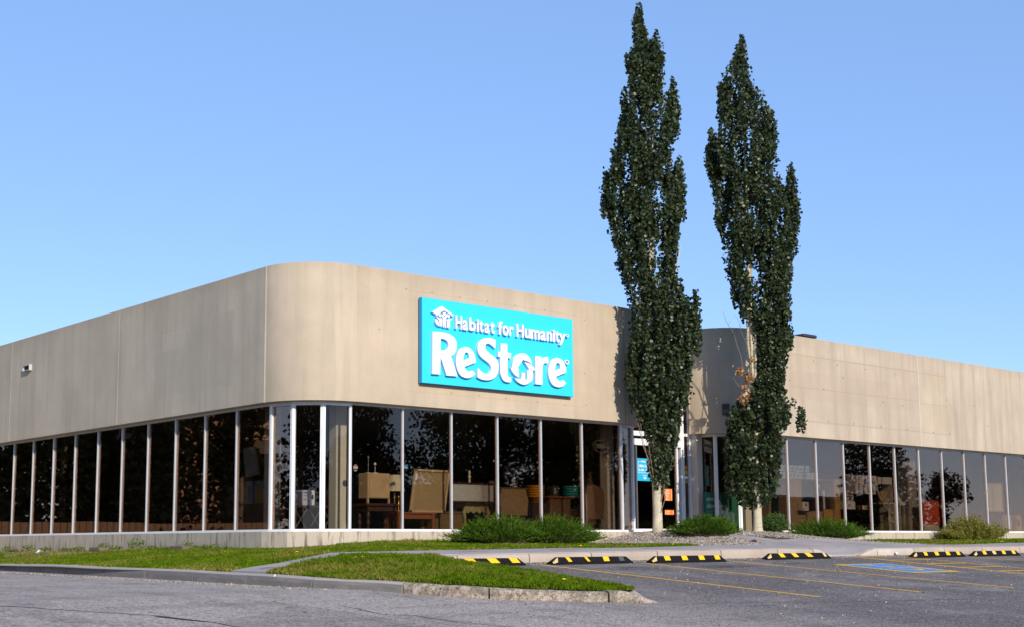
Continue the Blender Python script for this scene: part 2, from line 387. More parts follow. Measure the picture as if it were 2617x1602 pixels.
def grassmat():
    k = NM('lawn_grass')
    patch = k.noise(0.55, 4, 0.6); patch2 = k.noise(1.7, 3, 0.6, loc=(4, 4, 0))
    r = k.island()
    g = k.ramp(r, [(0.0, (0.065, 0.125, 0.002)), (0.6, (0.115, 0.200, 0.003)), (1.0, (0.18, 0.265, 0.010))])
    d = k.ramp(r, [(0.0, (0.15, 0.125, 0.018)), (0.5, (0.27, 0.215, 0.045)), (1.0, (0.44, 0.33, 0.10))])
    f = k.ramp(k.math('ADD', k.math('MULTIPLY', patch, 0.75), k.math('MULTIPLY', patch2, 0.25)), [(0.47, 0.03), (0.60, 0.85)])
    g = k.mix(g, (0.45, 0.45, 0.45), k.math('MULTIPLY', k.ramp(k.noise(4.5, 3, 0.6), [(0.40, 1.0), (0.55, 0.0)]), 0.75), 'MULTIPLY')
    c = k.mix(g, d, k.math('MULTIPLY', f, k.math('GREATER_THAN', k.math('FRACT', k.math('MULTIPLY', r, 37.7)), 0.3)))
    k.set(c, 0.8, spec=0.06)
    tl = k.new('ShaderNodeBsdfTranslucent'); mx = k.new('ShaderNodeMixShader'); mx.inputs[0].default_value = 0.25
    k.l.new(c, tl.inputs[0]); k.l.new(k.b.outputs[0], mx.inputs[1]); k.l.new(tl.outputs[0], mx.inputs[2]); k.l.new(mx.outputs[0], k.out.inputs[0])
    return k.m
m_grass = grassmat()
def barkmat():
    k = NM('aspen_bark')
    c = k.ramp(k.noise(3, 4, 0.6), [(0.3, (0.42, 0.36, 0.25)), (0.7, (0.60, 0.53, 0.38))])
    ln = k.noise(1.0, 3, 0.6, sc=(7, 7, 55)); kn = k.noise(1.0, 4, 0.7, sc=(3, 3, 9), loc=(2, 2, 2))
    c = k.mix(c, (0.07, 0.055, 0.04), k.ramp(ln, [(0.60, 0.0), (0.68, 0.9)]))
    c = k.mix(c, (0.05, 0.04, 0.03), k.ramp(kn, [(0.64, 0.0), (0.70, 0.9)]))
    k.set(c, 0.85, spec=0.2); k.bump(k.math('ADD', ln, kn), 0.4, 0.02); return k.m
m_bark = barkmat()
m_stone = leafmat('river_gravel', [(0.10, 0.08, 0.065), (0.20, 0.16, 0.13), (0.32, 0.26, 0.205), (0.46, 0.39, 0.32), (0.15, 0.13, 0.13)], 0.85, 0.0, 0.3)
def paintmat(name, col, wear=0.5, thr=0.52):
    k = NM(name)
    n = k.noise(7, 5, 0.75); n2 = k.noise(60, 2, 0.7)
    f = k.math('MULTIPLY', k.ramp(k.math('ADD', k.math('MULTIPLY', n, 0.6), k.math('MULTIPLY', n2, 0.4)), [(thr, 0.0), (thr + 0.08, 1.0)]), wear)
    k.set(k.mix(col, (0.13, 0.115, 0.11), f), 0.7, spec=0.3); return k.m
m_yel = paintmat('yellow_line_paint', (0.90, 0.47, 0.012), 0.5, 0.55)
m_yel_p = paintmat('stop_yellow_patch', (0.90, 0.50, 0.01), 0.35, 0.6)
m_yel_f = paintmat('faded_yellow_patch', (0.70, 0.50, 0.20), 0.45, 0.5)
m_blue_p = paintmat('blue_bay_paint', (0.05, 0.27, 0.60), 0.5, 0.55)
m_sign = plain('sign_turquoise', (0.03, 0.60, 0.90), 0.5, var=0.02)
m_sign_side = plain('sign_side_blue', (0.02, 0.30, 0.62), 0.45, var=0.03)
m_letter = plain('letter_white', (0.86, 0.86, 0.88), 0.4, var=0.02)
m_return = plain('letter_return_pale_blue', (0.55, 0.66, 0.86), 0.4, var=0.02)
m_crack = plain('asphalt_crack', (0.03, 0.027, 0.025), 0.95)
m_patch = None

m_bedsoil = plain('gravel_bed_soil', (0.20, 0.165, 0.135), 0.95, var=0.4, scale=30)
# ------------------------------------------------------------------ ground shape
def lot(x, y): return -0.04 + 0.001 * x + 0.072 * max(y, -26.0) + 0.012 * min(0.0, y + 26.0)
def sstep(a, b, t):
    t = max(0.0, min(1.0, (t - a) / (b - a))); return t * t * (3 - 2 * t)
def A(x, y):
    """asphalt level"""
    xx = max(-40.0, min(60.0, x))
    zl = lot(xx, min(y, -9.6)) + 0.007 * max(0.0, min(y, 40.0) + 9.6)
    zr = lot(xx, min(y, 3.0))
    w = sstep(-4.9, -1.5, x)
    return zl * (1 - w) + zr * w
UP = [(-4.75, 40, -.42), (-4.75, 24, -.44), (-4.75, 12, -.46), (-4.6, 5.4, -.49), (-4.77, 1.2, -.48), (-4.8, -.6, -.50), (-4.85, -2.6, -.505), (-4.9, -4.31, -.51), (-4.93, -5.59, -.525),
      (-5.0, -6.6, -.535), (-5.0, -8.5, -.58), (-4.69, -10.1, -.62), (-4.0, -10.95, -.68), (-3.3, -11.35, -.72), (-2.2, -12.0, -.77),
      (-3.4, -4.7, -.42), (-2.45, -4.2, -.32), (-1.95, -4.05, -.265), (-4.2, -6.0, -.46), (-3.45, -5.85, -.36), (-2.84, -5.85, -.30),
      (-1, -4.05, -.25), (0, -4.05, -.24), (2, -4.05, -.23), (5.6, -4.05, -.22), (8.6, -4.05, -.19), (11.4, -4.0, -.16), (13.4, -3.6, -.15), (17.4, -4.05, -.17), (24.5, -4.05, -.17), (40, -4.05, -.17),
      (-1.0, -5.85, -.30), (1.5, -5.85, -.30), (5.2, -5.85, -.275), (7.3, -5.85, -.27), (9.35, -5.85, -.26), (15, -5.85, -.275), (18.6, -5.85, -.27), (30, -5.85, -.27), (45, -5.85, -.27),
      (-1.04, -7.22, -.44), (-1.31, -9.31, -.58), (-1.63, -11.3, -.73), (-2.7, -6.8, -.345), (-2.8, -8.2, -.44), (-3.2, -9.8, -.57),
      (2.6, 0, -.07), (6, 0, -.09), (9.3, 0, -.10), (19.6, 0, -.11), (23, 0, -.07), (26.5, 0, -.07), (32, 0, -.05), (45, 0, -.05),
      (1.5, 0, -.10), (.75, .2, -.15), (.2, .75, -.19), (0, 1.5, -.19), (0, 2.7, -.21), (0, 6.5, -.22), (0, 14, -.26), (0, 17, -.27), (0, 30, -.28), (0, 40, -.28),
      (10.86, -.95, .18), (14.82, -1.2, .19), (12.0, -2.5, .03), (9.6, -2.4, -.08), (8.1, -1.8, -.13), (13.4, -3, -.11), (18.5, -2.6, -.14), (10.6, -.2, .12), (12.4, .6, .17), (14.6, .6, .18), (16.4, -.3, .10), (12.5, 1.6, .185), (15, 1.6, .185), (12.4, -1.2, .12), (13.6, -1.0, .14)]
UPa = np.array(UP)
def tps(d2):
    return 0.5 * d2 * np.log(d2 + 1e-12)
n_ = len(UPa)
K_ = tps(((UPa[:, None, :2] - UPa[None, :, :2]) ** 2).sum(-1)) + np.eye(n_) * 0.004
P_ = np.c_[np.ones(n_), UPa[:, :2]]
Amat = np.block([[K_, P_], [P_.T, np.zeros((3, 3))]])
W_ = np.linalg.solve(Amat, np.r_[UPa[:, 2], 0, 0, 0])
def Uv(xy):
    xy = np.asarray(xy, float)
    out = np.empty(len(xy))
    for i in range(0, len(xy), 20000):
        q = xy[i:i + 20000]
        d2 = ((q[:, None, :] - UPa[None, :, :2]) ** 2).sum(-1)
        out[i:i + 20000] = tps(d2) @ W_[:n_] + W_[n_] + q @ W_[n_ + 1:]
    return out
def U(x, y): return float(Uv([(x, y)])[0])
def inpoly(P, poly):
    P = np.asarray(P); x, y = P[:, 0], P[:, 1]; r = np.zeros(len(P), bool)
    n = len(poly); j = n - 1
    for i in range(n):
        xi, yi = poly[i]; xj, yj = poly[j]
        with np.errstate(divide='ignore', invalid='ignore'):
            r ^= ((yi > y) != (yj > y)) & (x < (xj - xi) * (y - yi) / (yj - yi + 1e-12) + xi)
        j = i
    return r
LAWN = [(-4.78, 34), (-4.78, 5), (-4.84, -2), (-4.93, -5.45), (-3.45, -4.58), (-2.45, -4.1), (-1.9, -4.05), (8.75, -4.05), (9.0, -3.2), (8.1, -1.9), (8.0, 0), (1.5, 0), (.75, .2), (.2, .75), (0, 1.5), (0, 34)]
ISL = [(-5.03, -6.75), (-5.03, -8.9), (-4.75, -9.95), (-4.62, -10.1), (-3.9, -10.85), (-3.3, -11.2), (-2.5, -11.65), (-1.85, -11.6), (-1.70, -11.2), (-1.42, -9.3), (-1.15, -7.2), (-1.08, -6.0), (-2.8, -6.0), (-3.45, -5.98), (-4.2, -6.15)]
LAWN_R = [(18.9, -4.05), (48, -4.05), (48, 0), (18.6, 0), (17.8, -1.0), (18.4, -2.4)]
BED_L = [(8.0, -.02), (10.6, -.02), (11.6, .5), (12.05, 1.5), (12.3, 1.5), (12.3, -.8), (12.1, -2.4), (11.6, -3.7), (11.3, -4.05), (8.75, -4.05), (9.0, -3.2), (8.1, -1.9)]
BED_R = [(15.0, .9), (15.6, .1), (16.6, -.02), (18.6, -.02), (17.8, -1.0), (18.4, -2.4), (18.9, -4.0), (17.6, -3.75), (16.0, -3.1), (14.6, -2.6), (13.7, -1.9), (13.5, -.9), (14.2, -.3)]

def topS(x, y): return U(x, -5.85) + 0.004
def ramp_dz(x, y):
    r = sstep(11.0, 11.75, x) * (1 - sstep(12.75, 13.4, x))
    return -r * (topS(x, -5.85) - A(x, -5.85) - 0.02) * (1 - sstep(-5.7, -4.6, y))

# asphalt in two sheets that stop under the kerbs
def sheet(name, xs, ys, fz, m, parent=None, smooth=True, kind='structure'):
    V = [(x, y, fz(x, y)) for y in ys for x in xs]; nx = len(xs)
    Fc = [(j * nx + i, j * nx + i + 1, (j + 1) * nx + i + 1, (j + 1) * nx + i) for j in range(len(ys) - 1) for i in range(nx - 1)]
    o = mesh(name, V, Fc, m, parent, smooth)
    if kind: o['kind'] = kind
    return o
fr = lambda a, b, n: [a + (b - a) * i / n for i in range(n + 1)]
ys1 = [-300, -150, -80, -50] + fr(-40, -26, 14)[0:] + fr(-25, -5.8, 60)
sheet('parking_lot', [-4.9] + fr(-4.4, 0, 14) + fr(1, 40, 39) + [50, 80, 150, 300], ys1, A, m_asph)
sheet('road', [-300, -150, -80, -50, -40] + fr(-30, -8, 22) + fr(-7.5, -4.9, 8), [-300, -150, -80, -50] + fr(-40, 40, 160) + [60, 100, 180, 300], A, m_asph)
# raised ground under lawn, beds and walks
sheet('ground', fr(-5.0, 48, 152) + [60, 100, 300], [-5.75] + fr(-5.5, 1.7, 30) + [3, 8, 20, 40, 80, 300], lambda x, y: (U(min(x, 46), min(y, 38)) if y < 3 or x < 0.3 else -.3) - .03 + (ramp_dz(x, y) if -6 < y < -4 and 10 < x < 14 else 0), m_bedsoil)
# island ground
def poly_surface(name, poly, step, dz, m, parent=None, kind='structure', jit=0.0):
    """fill a polygon with a draped triangulated surface"""
    from mathutils.geometry import delaunay_2d_cdt
    pts = []; n = len(poly)
    for i in range(n):
        a = poly[i]; b = poly[(i + 1) % n]; L = math.dist(a, b); k = max(1, int(L / step))
        for t in range(k): pts.append((a[0] + (b[0] - a[0]) * t / k, a[1] + (b[1] - a[1]) * t / k))
    nb = len(pts)
    xs = [p[0] for p in poly]; ys = [p[1] for p in poly]
    g = np.array([(x + (j % 2) * step / 2, y) for j, y in enumerate(np.arange(min(ys), max(ys), step)) for x in np.arange(min(xs), max(xs), step)])
    g = g[inpoly(g, poly)]
    allp = [Vector(p) for p in pts] + [Vector(tuple(p)) for p in g]
    e = [(i, (i + 1) % nb) for i in range(nb)]
    r = delaunay_2d_cdt(allp, e, [], 1, 1e-5)
    P = np.array([(v.x, v.y) for v in r[0]]); z = Uv(P) + dz
    o = mesh(name, np.c_[P, z], [f for f in r[2]], m, parent, True)
    if kind: o['kind'] = kind
    return o
poly_surface('island_ground', ISL, 0.3, -0.012, m_soil)
poly_surface('lawn_ground', LAWN, 0.4, -0.012, m_soil)
poly_surface('lawn_ground', LAWN_R, 0.5, -0.012, m_soil)
poly_surface('planting_bed', BED_L, 0.35, -0.012, m_bedsoil)
poly_surface('planting_bed', BED_R, 0.35, -0.012, m_bedsoil)

# ------------------------------------------------------------------ kerbs
def kerb_run(path, top_fn, bot_fn, width, m, parent, name='curb_segment', crumble=0.0, gap=0.014, rr=0.03, sub=0.25):
    """one kerb segment along path (outer face line, inner side to the left)"""
    pts = [Vector((*p, 0)) for p in path]
    # resample
    rs = [pts[0]]
    for a, b in zip(pts, pts[1:]):
        k = max(1, int((b - a).length / sub))
        for t in range(1, k + 1): rs.append(a.lerp(b, t / k))
    V = []; Fc = []
    for i, p in enumerate(rs):
        d = (rs[min(i + 1, len(rs) - 1)] - rs[max(i - 1, 0)]).normalized()
        n = Vector((-d.y, d.x, 0))
        if i == 0: p = p + d * gap
        if i == len(rs) - 1: p = p - d * gap
        zt = top_fn(p.x, p.y); zb = bot_fn(p.x, p.y)
        prof = [(0.0, zb - 0.15), (0.0, zb + (zt - zb) * 0.45), (0.012, zt - rr), (0.03, zt - rr * 0.3), (0.055, zt), (width * 0.7, zt + 0.003), (width, zt - 0.002), (width, zb - 0.15)]
        for j, (o, z) in enumerate(prof):
            q = p + n * o
            if crumble > 0 and 1 <= j <= 5:
                v = mnoise.noise_vector(Vector((q.x * 5, q.y * 5, z * 9 + j))) * crumble
                q = q + n * (abs(v.x) if j < 5 else 0); z = z + min(0, v.z) * (1.2 if j >= 2 else 0.5)
            V.append((q.x, q.y, z))
    k = 8
    for i in range(len(rs) - 1):
        for j in range(k - 1): Fc.append((i * k + j, (i + 1) * k + j, (i + 1) * k + j + 1, i * k + j + 1))
    Fc.append(tuple(range(k))); Fc.append(tuple((len(rs) - 1) * k + j for j in range(k - 1, -1, -1)))
    return mesh(name, V, Fc, m, parent, False)
road_curb = thing('curb', None, None); road_curb['kind'] = 'structure'
jy = [34, 30.4, 26.8, 23.2, 19.6, 16.0, 12.4, 8.75, 6.9, 5.1, 2.8, .95, -.87, -2.65, -4.56, -6.37, -8.22, -10.04]
def cx(y): return np.interp(y, [-10.04, -8.22, -6.4, -4.56, -2.65, .95, 5.1, 34], [-4.89, -5.16, -5.16, -5.10, -5.01, -4.90, -4.86, -4.86])
topU = lambda x, y: max(U(x, y) + 0.005, A(x, y) + 0.13)
for a, b in zip(jy, jy[1:]):
    kerb_run([(float(cx(y)), y) for y in np.linspace(a, b, 6)], topU, A, 0.17, m_curb_road, road_curb)
isl_path = [(-4.89, -10.04), (-4.62, -10.55), (-4.17, -11.04), (-3.45, -11.51), (-2.75, -11.93)]
isl_end = [(-2.75, -11.93), (-2.28, -12.14), (-2.03, -12.22)]
kerb_run(isl_path[:3], topU, A, 0.2, m_curb_worn, road_curb, crumble=0.045, sub=0.06)
kerb_run(isl_path[2:], topU, A, 0.22, m_curb_worn, road_curb, crumble=0.04, sub=0.06)
def topE(x, y):
    return A(x, y) + 0.15 * (1 - sstep(-2.55, -1.95, x)) + 0.01
kerb_run(isl_end, topE, A, 0.36, m_curb_worn, road_curb, crumble=0.03, sub=0.06)
# thin kerb on the parking side of the island
kr = [(-2.0, -12.1), (-1.66, -11.3), (-1.34, -9.31), (-1.07, -7.22), (-0.98, -5.95)]
for a, b in zip(kr, kr[1:]):
    kerb_run([a, b], lambda x, y: A(x, y) + 0.135 * sstep(-12.1, -11.2, y) + 0.012, A, 0.13, m_curb_road, road_curb, rr=0.015)
lot_curb = thing('curb', None, None); lot_curb['kind'] = 'structure'
jx = [-2.95, -.35, 1.47, 3.19, 5.18, 7.29, 9.35, 10.75]
for a, b in zip(jx, jx[1:]):
    kerb_run([(a, -5.85), (b, -5.85)], topS, A, 0.16, m_curb, lot_curb)
kerb_run([(10.75, -5.85), (11.6, -5.85)], lambda x, y: A(x, y) + 0.015 + (topS(x, y) - A(x, y)) * (1 - sstep(10.85, 11.6, x)), A, 0.16, m_curb_new, lot_curb)
kerb_run([(12.75, -5.85), (13.45, -5.85)], lambda x, y: A(x, y) + 0.015 + (topS(x, y) - A(x, y)) * sstep(12.75, 13.35, x), A, 0.16, m_curb_new, lot_curb)
kerb_run([(13.45, -5.85), (15.16, -5.85)], topS, A, 0.17, m_curb_new, lot_curb)
jx = [15.16, 16.66, 18.63, 20.74, 22.8, 24.9, 27, 29.1, 31.2, 33.3, 35.4, 37.5, 39.6, 41.7, 43.8]
for a, b in zip(jx, jx[1:]):
    kerb_run([(a, -5.85), (b, -5.85)], topS, A, 0.16, m_curb, lot_curb)

# ------------------------------------------------------------------ sidewalk slabs
walk = thing('sidewalk', None, None); walk['kind'] = 'structure'
def slab(quad, n=4, dz=0.012, gap=0.006, mm=None):
    (a, b, c, d) = [Vector((*q, 0)) for q in quad]
    cen = (a + b + c + d) / 4
    sh = lambda p: p + (cen - p).normalized() * gap * 1.4
    a, b, c, d = map(sh, (a, b, c, d)); V = []; Fc = []
    P = []
    for j in range(n + 1):
        for i in range(n + 1):
            p = a.lerp(b, i / n).lerp(d.lerp(c, i / n), j / n); P.append((p.x, p.y))
    z = Uv(P)
    V = [(p[0], p[1], float(zz) + dz + ramp_dz(*p)) for p, zz in zip(P, z)]
    Fc = [(j * (n + 1) + i, j * (n + 1) + i + 1, (j + 1) * (n + 1) + i + 1, (j + 1) * (n + 1) + i) for j in range(n) for i in range(n)]
    rim = [i for i in range(n + 1)] + [(j) * (n + 1) + n for j in range(1, n + 1)] + [n * (n + 1) + i for i in range(n - 1, -1, -1)] + [j * (n + 1) for j in range(n - 1, 0, -1)]
    base = len(V); V += [(V[i][0], V[i][1], V[i][2] - 0.08) for i in rim]
    for i in range(len(rim)):
        j = (i + 1) % len(rim); Fc.append((rim[i], base + i, base + j, rim[j]))
    return mesh('paving_slab', V, Fc, mm or m_walk, walk)
xs = [-1.95, -.15, 1.65, 3.45, 5.25, 7.05, 8.85, 10.65, 12.3, 13.95, 15.6, 17.4, 19.2, 21, 22.8, 24.6, 26.4, 28.2, 30, 31.8, 33.6, 35.4, 37.2, 39, 40.8, 42.6, 44.4]
for a, b in zip(xs, xs[1:]):
    slab([(a, -5.69), (b, -5.69), (b, -4.04), (a, -4.04)], n=5)
slab([(-3.45, -5.92), (-1.95, -5.69), (-1.95, -4.04), (-3.45, -4.62)])
slab([(-4.95, -6.68), (-3.45, -5.92), (-3.45, -4.62), (-4.93, -5.5)])
for q in ([(11.3, -4.03), (14.6, -4.03), (14.6, -2.64), (12.1, -2.7)], [(14.6, -4.03), (18.9, -4.03), (16.0, -3.05), (14.6, -2.60)],
          [(12.1, -2.68), (13.7, -2.68), (13.55, -1.2), (12.3, -1.2)], [(12.3, -1.18), (13.55, -1.18), (14.6, 0.2), (12.25, 0.2)], [(12.25, .22), (14.8, .22), (15.1, 1.55), (12.15, 1.55)]):
    slab(q)

# ------------------------------------------------------------------ building
bld = thing('store_building', 'long low tan concrete store with rounded corners and tall dark windows', 'building', (0, 0, 0))
T, FB, H, S, SB = 6.352, 3.153, 3.106, 0.2476, 0.241
FT = 0.36
def arc(cx_, cy_, r, a0, a1, n): return [(cx_ + r * math.cos(a0 + (a1 - a0) * i / n), cy_ + r * math.sin(a0 + (a1 - a0) * i / n)) for i in range(n + 1)]
def curved_panel(cx_, cy_, a0, a1, m):
    n = 28; o = arc(cx_, cy_, 1.5, a0, a1, n); i_ = arc(cx_, cy_, 1.5 - FT, a0, a1, n)
    V = []; Fc = []
    for (x, y), (u, v) in zip(o, i_):
        V += [(x, y, FB), (x, y, FB + .004), (x, y, T - .015), (x + (u - x) * .03, y + (v - y) * .03, T), (u, v, T), (u, v, FB)]
    for k in range(n):
        for j in range(6):
            a, b = k * 6 + j, k * 6 + (j + 1) % 6
            Fc.append((a, a + 6, b + 6, b))
    Fc += [tuple(range(5, -1, -1)), tuple(n * 6 + j for j in range(6))]
    ob = mesh('fascia_panel', V, Fc, m, bld, True)
    ob.data.polygons.foreach_set('use_smooth', [len(p.vertices) == 4 and abs(p.normal.z) < 0.5 for p in ob.data.polygons])
    return ob
g_ = 0.008
def flat_panel_x(x0, x1, m): return boxobj('fascia_panel', x0 + g_, x1 - g_, 0, FT, FB, T, m, bld, 0.008)
def flat_panel_y(y0, y1, m): return boxobj('fascia_panel', 0, FT, y0 + g_, y1 - g_, FB, T, m, bld, 0.008)
for a, b in ((1.48, 9.03), (9.03, 16.6), (16.6, 24.15), (24.15, 31.7), (31.7, 34)): flat_panel_y(a, b, m_conc_left)
curved_panel(1.5, 1.5, math.pi, 1.5 * math.pi, m_conc)
flat_panel_x(1.5, 10.6, m_conc_sign)
curved_panel(10.6, 1.5, 1.5 * math.pi, 2 * math.pi, m_conc)
curved_panel(16.6, 1.5, math.pi, 1.5 * math.pi, m_conc)
for a, b in ((16.6, 25.69), (25.69, 34.8), (34.8, 43.9)): flat_panel_x(a, b, m_conc_worn)
# sealant in the joints
for y in (1.49, 9.03, 16.6, 24.15, 31.7): boxobj('joint_seal', 0.004, 0.05, y - .012, y + .012, FB + .01, T - .01, m_seal, bld)
for x in (1.5, 10.6, 16.6, 25.69, 34.8): boxobj('joint_seal', x - .011, x + .011, 0.004, 0.05, FB + .01, T - .01, m_seal, bld)
# roof and inner slabs
def inner(off):
    o = off
    return [(o, 34), (o, 1.6), (1.55 - 0.87 * (1.5 - o), 1.55 - 0.5 * (1.5 - o)), (1.55 - 0.5 * (1.5 - o), 1.55 - 0.87 * (1.5 - o)), (1.6, o), (10.5, o),
            (10.55 + 0.5 * (1.5 - o), 1.55 - 0.87 * (1.5 - o)), (10.55 + 0.87 * (1.5 - o), 1.55 - 0.5 * (1.5 - o)), (12.1 - o, 1.75), (15.1 + o, 1.75),
            (16.55 - 0.87 * (1.5 - o), 1.55 - 0.5 * (1.5 - o)), (16.55 - 0.5 * (1.5 - o), 1.55 - 0.87 * (1.5 - o)), (16.7, o), (43.8, o), (43.8, 34)]
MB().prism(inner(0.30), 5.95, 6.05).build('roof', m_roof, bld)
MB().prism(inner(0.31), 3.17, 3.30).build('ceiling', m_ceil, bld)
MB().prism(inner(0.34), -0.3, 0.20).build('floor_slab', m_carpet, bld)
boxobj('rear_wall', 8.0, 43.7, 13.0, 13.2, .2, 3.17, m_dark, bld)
boxobj('rear_wall', 9.0, 9.2, 13.2, 33.8, .2, 3.17, m_dark, bld)
boxobj('end_wall', 43.81, 44.0, 0.3, 34, -.5, 6.3, m_conc_worn, bld)
boxobj('end_wall', 0.3, 43.8, 34.01, 34.2, -.5, 6.3, m_conc_worn, bld)
# wall behind the fascia closing the attic
# plinth segments
PZ0, PZ1 = -0.75, 0.19
def plinth(poly): return MB().prism(poly, PZ0, PZ1).build('plinth_segment', m_plinth, bld)
pj = lambda a, c, s: (c[0] + s * math.cos(a), c[1] + s * math.sin(a))
for a, b in ((34, 31.7), (31.7, 24.15), (24.15, 16.6), (16.6, 9.03), (9.03, 1.5)):
    plinth([(0, a), (0, b + .004), (.33, b + .004), (.33, a)])
cc = (1.5, 1.5); ang = [math.pi, math.pi * 7 / 6, math.pi * 8 / 6, math.pi * 1.5]
for a, b in zip(ang, ang[1:]):
    plinth([pj(a, cc, 1.5), pj(b, cc, 1.5), pj(b, cc, 1.17), pj(a, cc, 1.17)])
plinth([(1.504, 0), (10.6, 0), (10.6, .33), (1.504, .33)])
cc = (10.6, 1.5); ang2 = [math.pi * 1.5, math.pi * 10 / 6, math.pi * 11 / 6, 2 * math.pi]
for a, b in zip(ang2, ang2[1:]):
    plinth([pj(a, cc, 1.5), pj(b, cc, 1.5), pj(b, cc, 1.17), pj(a, cc, 1.17)])
cc = (16.6, 1.5)
for a, b in zip(ang, ang[1:]):
    plinth([pj(a, cc, 1.5), pj(b, cc, 1.5), pj(b, cc, 1.17), pj(a, cc, 1.17)])
for a, b in ((16.604, 25.69), (25.694, 34.8), (34.804, 43.8)): plinth([(a, 0), (b, 0), (b, .33), (a, .33)])
# windows: panes, mullions, heads and sills along a straight run
def place(ob, p, ang_):
    return xform(ob, Matrix.Translation((p[0], p[1], 0)) @ Matrix.Rotation(ang_, 4, 'Z'))
def run(p0, p1, n_bays, ends=True, double=False):
    """window run seen from outside: local x along the run, local +y to the inside; p0 is at the left"""
    L = math.dist(p0, p1); an = math.atan2(p1[1] - p0[1], p1[0] - p0[0]); w = L / n_bays
    mw = 0.022
    for i in range(n_bays):
        a, b = i * w, (i + 1) * w
        o = boxobj('window_pane', a + .012, b - .012, .036, .046, S - .01, H + .01, m_glass, bld)
        xform(o, Matrix.Translation(((a + b) / 2, .041, 1.7)) @ Matrix.Rotation(random.uniform(-.0035, .0035), 4, 'Z') @ Matrix.Rotation(random.uniform(-.0025, .0025), 4, 'X') @ Matrix.Translation((-(a + b) / 2, -.041, -1.7))); place(o, p0, an)
    ks = range(0, n_bays + 1) if ends else range(1, n_bays)
    for i in ks:
        o = boxobj('mullion', i * w - mw, i * w + mw, 0.0, .075, S, H, m_alu, bld, .004); place(o, p0, an)
    o = boxobj('window_head', 0, L, 0.001, .12, H, H + .10, m_alu, bld); place(o, p0, an)
    o = boxobj('window_sill', 0, L, -.012, .12, PZ1 + .002, S, m_alu_w, bld, .004); place(o, p0, an)
wl_ = 1.5172
nl = 20
run((SB, 3.1272 + wl_ * (nl - 1)), (SB, 1.61), nl)
run((1.585, SB), (10.70, SB), 6)
run((16.765, SB), (16.765 + 1.5201 * 17, SB), 17)
def facet(p0, p1):
    L = math.dist(p0, p1); an = math.atan2(p1[1] - p0[1], p1[0] - p0[0])
    for nm, a in (('window_pane', (.05, L - .05, .055, .065, S - .01, H + .01, m_glass)), ('window_stile', (.012, .062, -.004, .10, S, H, m_alu_w)), ('window_stile', (L - .062, L - .012, -.004, .10, S, H, m_alu_w)),
                  ('window_head', (.012, L - .012, 0, .1, H - .03, H + .09, m_alu)), ('window_sill', (.012, L - .012, -.02, .1, PZ1 + .002, S, m_alu_w))):
        place(boxobj(nm, *a, bld), p0, an)
def cpost(p): MB().tube([(p[0], p[1], PZ1), (p[0], p[1], H + .09)], .036, 10).build('corner_post', m_alu_w, bld)
f1 = [(.24, 1.6), (.42, .92), (.92, .42), (1.6, .24)]
f2 = [(10.705, .24), (11.385, .42), (11.885, .92), (12.06, 1.6)]
f3 = [(15.41, 1.6), (15.59, .92), (16.09, .42), (16.77, .24)]
for f in (f1, f2, f3):
    for a, b in zip(f, f[1:]): facet(a, b)
    for p in f[1:3]:
        c0 = (1.5 if f is f1 else 10.6 if f is f2 else 16.6, 1.5); d = Vector((c0[0] - p[0], c0[1] - p[1])).normalized() * .02
        cpost((p[0] + d.x, p[1] + d.y))
# entrance storefront in the recess, y = 1.6
EY = 1.6
def ebar(name, x0, x1, z0, z1, d0=0.0, d1=.12, m=None): return boxobj(name, x0, x1, EY + d0, EY + d1, z0, z1, m or m_alu_w, bld, .004)
ebar('entrance_post', 12.60, 12.70, .19, 3.02)
ebar('entrance_post', 14.80, 14.96, .19, 6.05)
ebar('entrance_post', 15.16, 15.24, .19, 6.05, -.03)
ebar('entrance_post', 12.14, 12.22, .19, 6.05)
ebar('transom', 12.22, 14.80, 3.02, 3.16)
ebar('transom', 12.70, 14.80, 2.74, 2.93, -.05)
ebar('transom', 14.96, 15.16, 3.09, 3.18)
ebar('transom', 12.22, 15.16, 5.98, 6.10)
ebar('transom', 12.22, 14.80, 4.55, 4.62)
ebar('threshold', 12.22, 15.16, .19, .30, -.04)
door = ebar('door', 13.74, 13.80, .31, 2.74)                       # meeting stile of the door
boxobj('door_handle', 13.66, 13.69, EY - .07, EY - .04, .95, 1.5, m_alu, bld)
boxobj('door_stile', 14.60, 14.66, EY + .0, EY + .08, .31, 2.74, m_alu_w, bld)
boxobj('door_stile', 12.78, 12.83, EY + .0, EY + .08, .31, 2.74, m_alu_dark, bld)
for x0, x1, z0, z1 in ((12.83, 13.74, .31, 2.73), (13.80, 14.60, .31, 2.73), (12.22, 12.6, .31, 3.02), (14.96, 15.16, .31, 3.09), (14.96, 15.16, 3.18, 5.98), (12.22, 14.80, 3.16, 4.55), (12.22, 14.80, 4.62, 5.98)):
    boxobj('entrance_pane', x0, x1, EY + .045, EY + .055, z0, z1, m_glass_door, bld)
boxobj('entrance_pier', 15.25, 15.52, 1.36, 1.62, .19, FB - .003, concrete('pier_paint', (0.66, 0.58, 0.50), .1, .2), bld, .01)
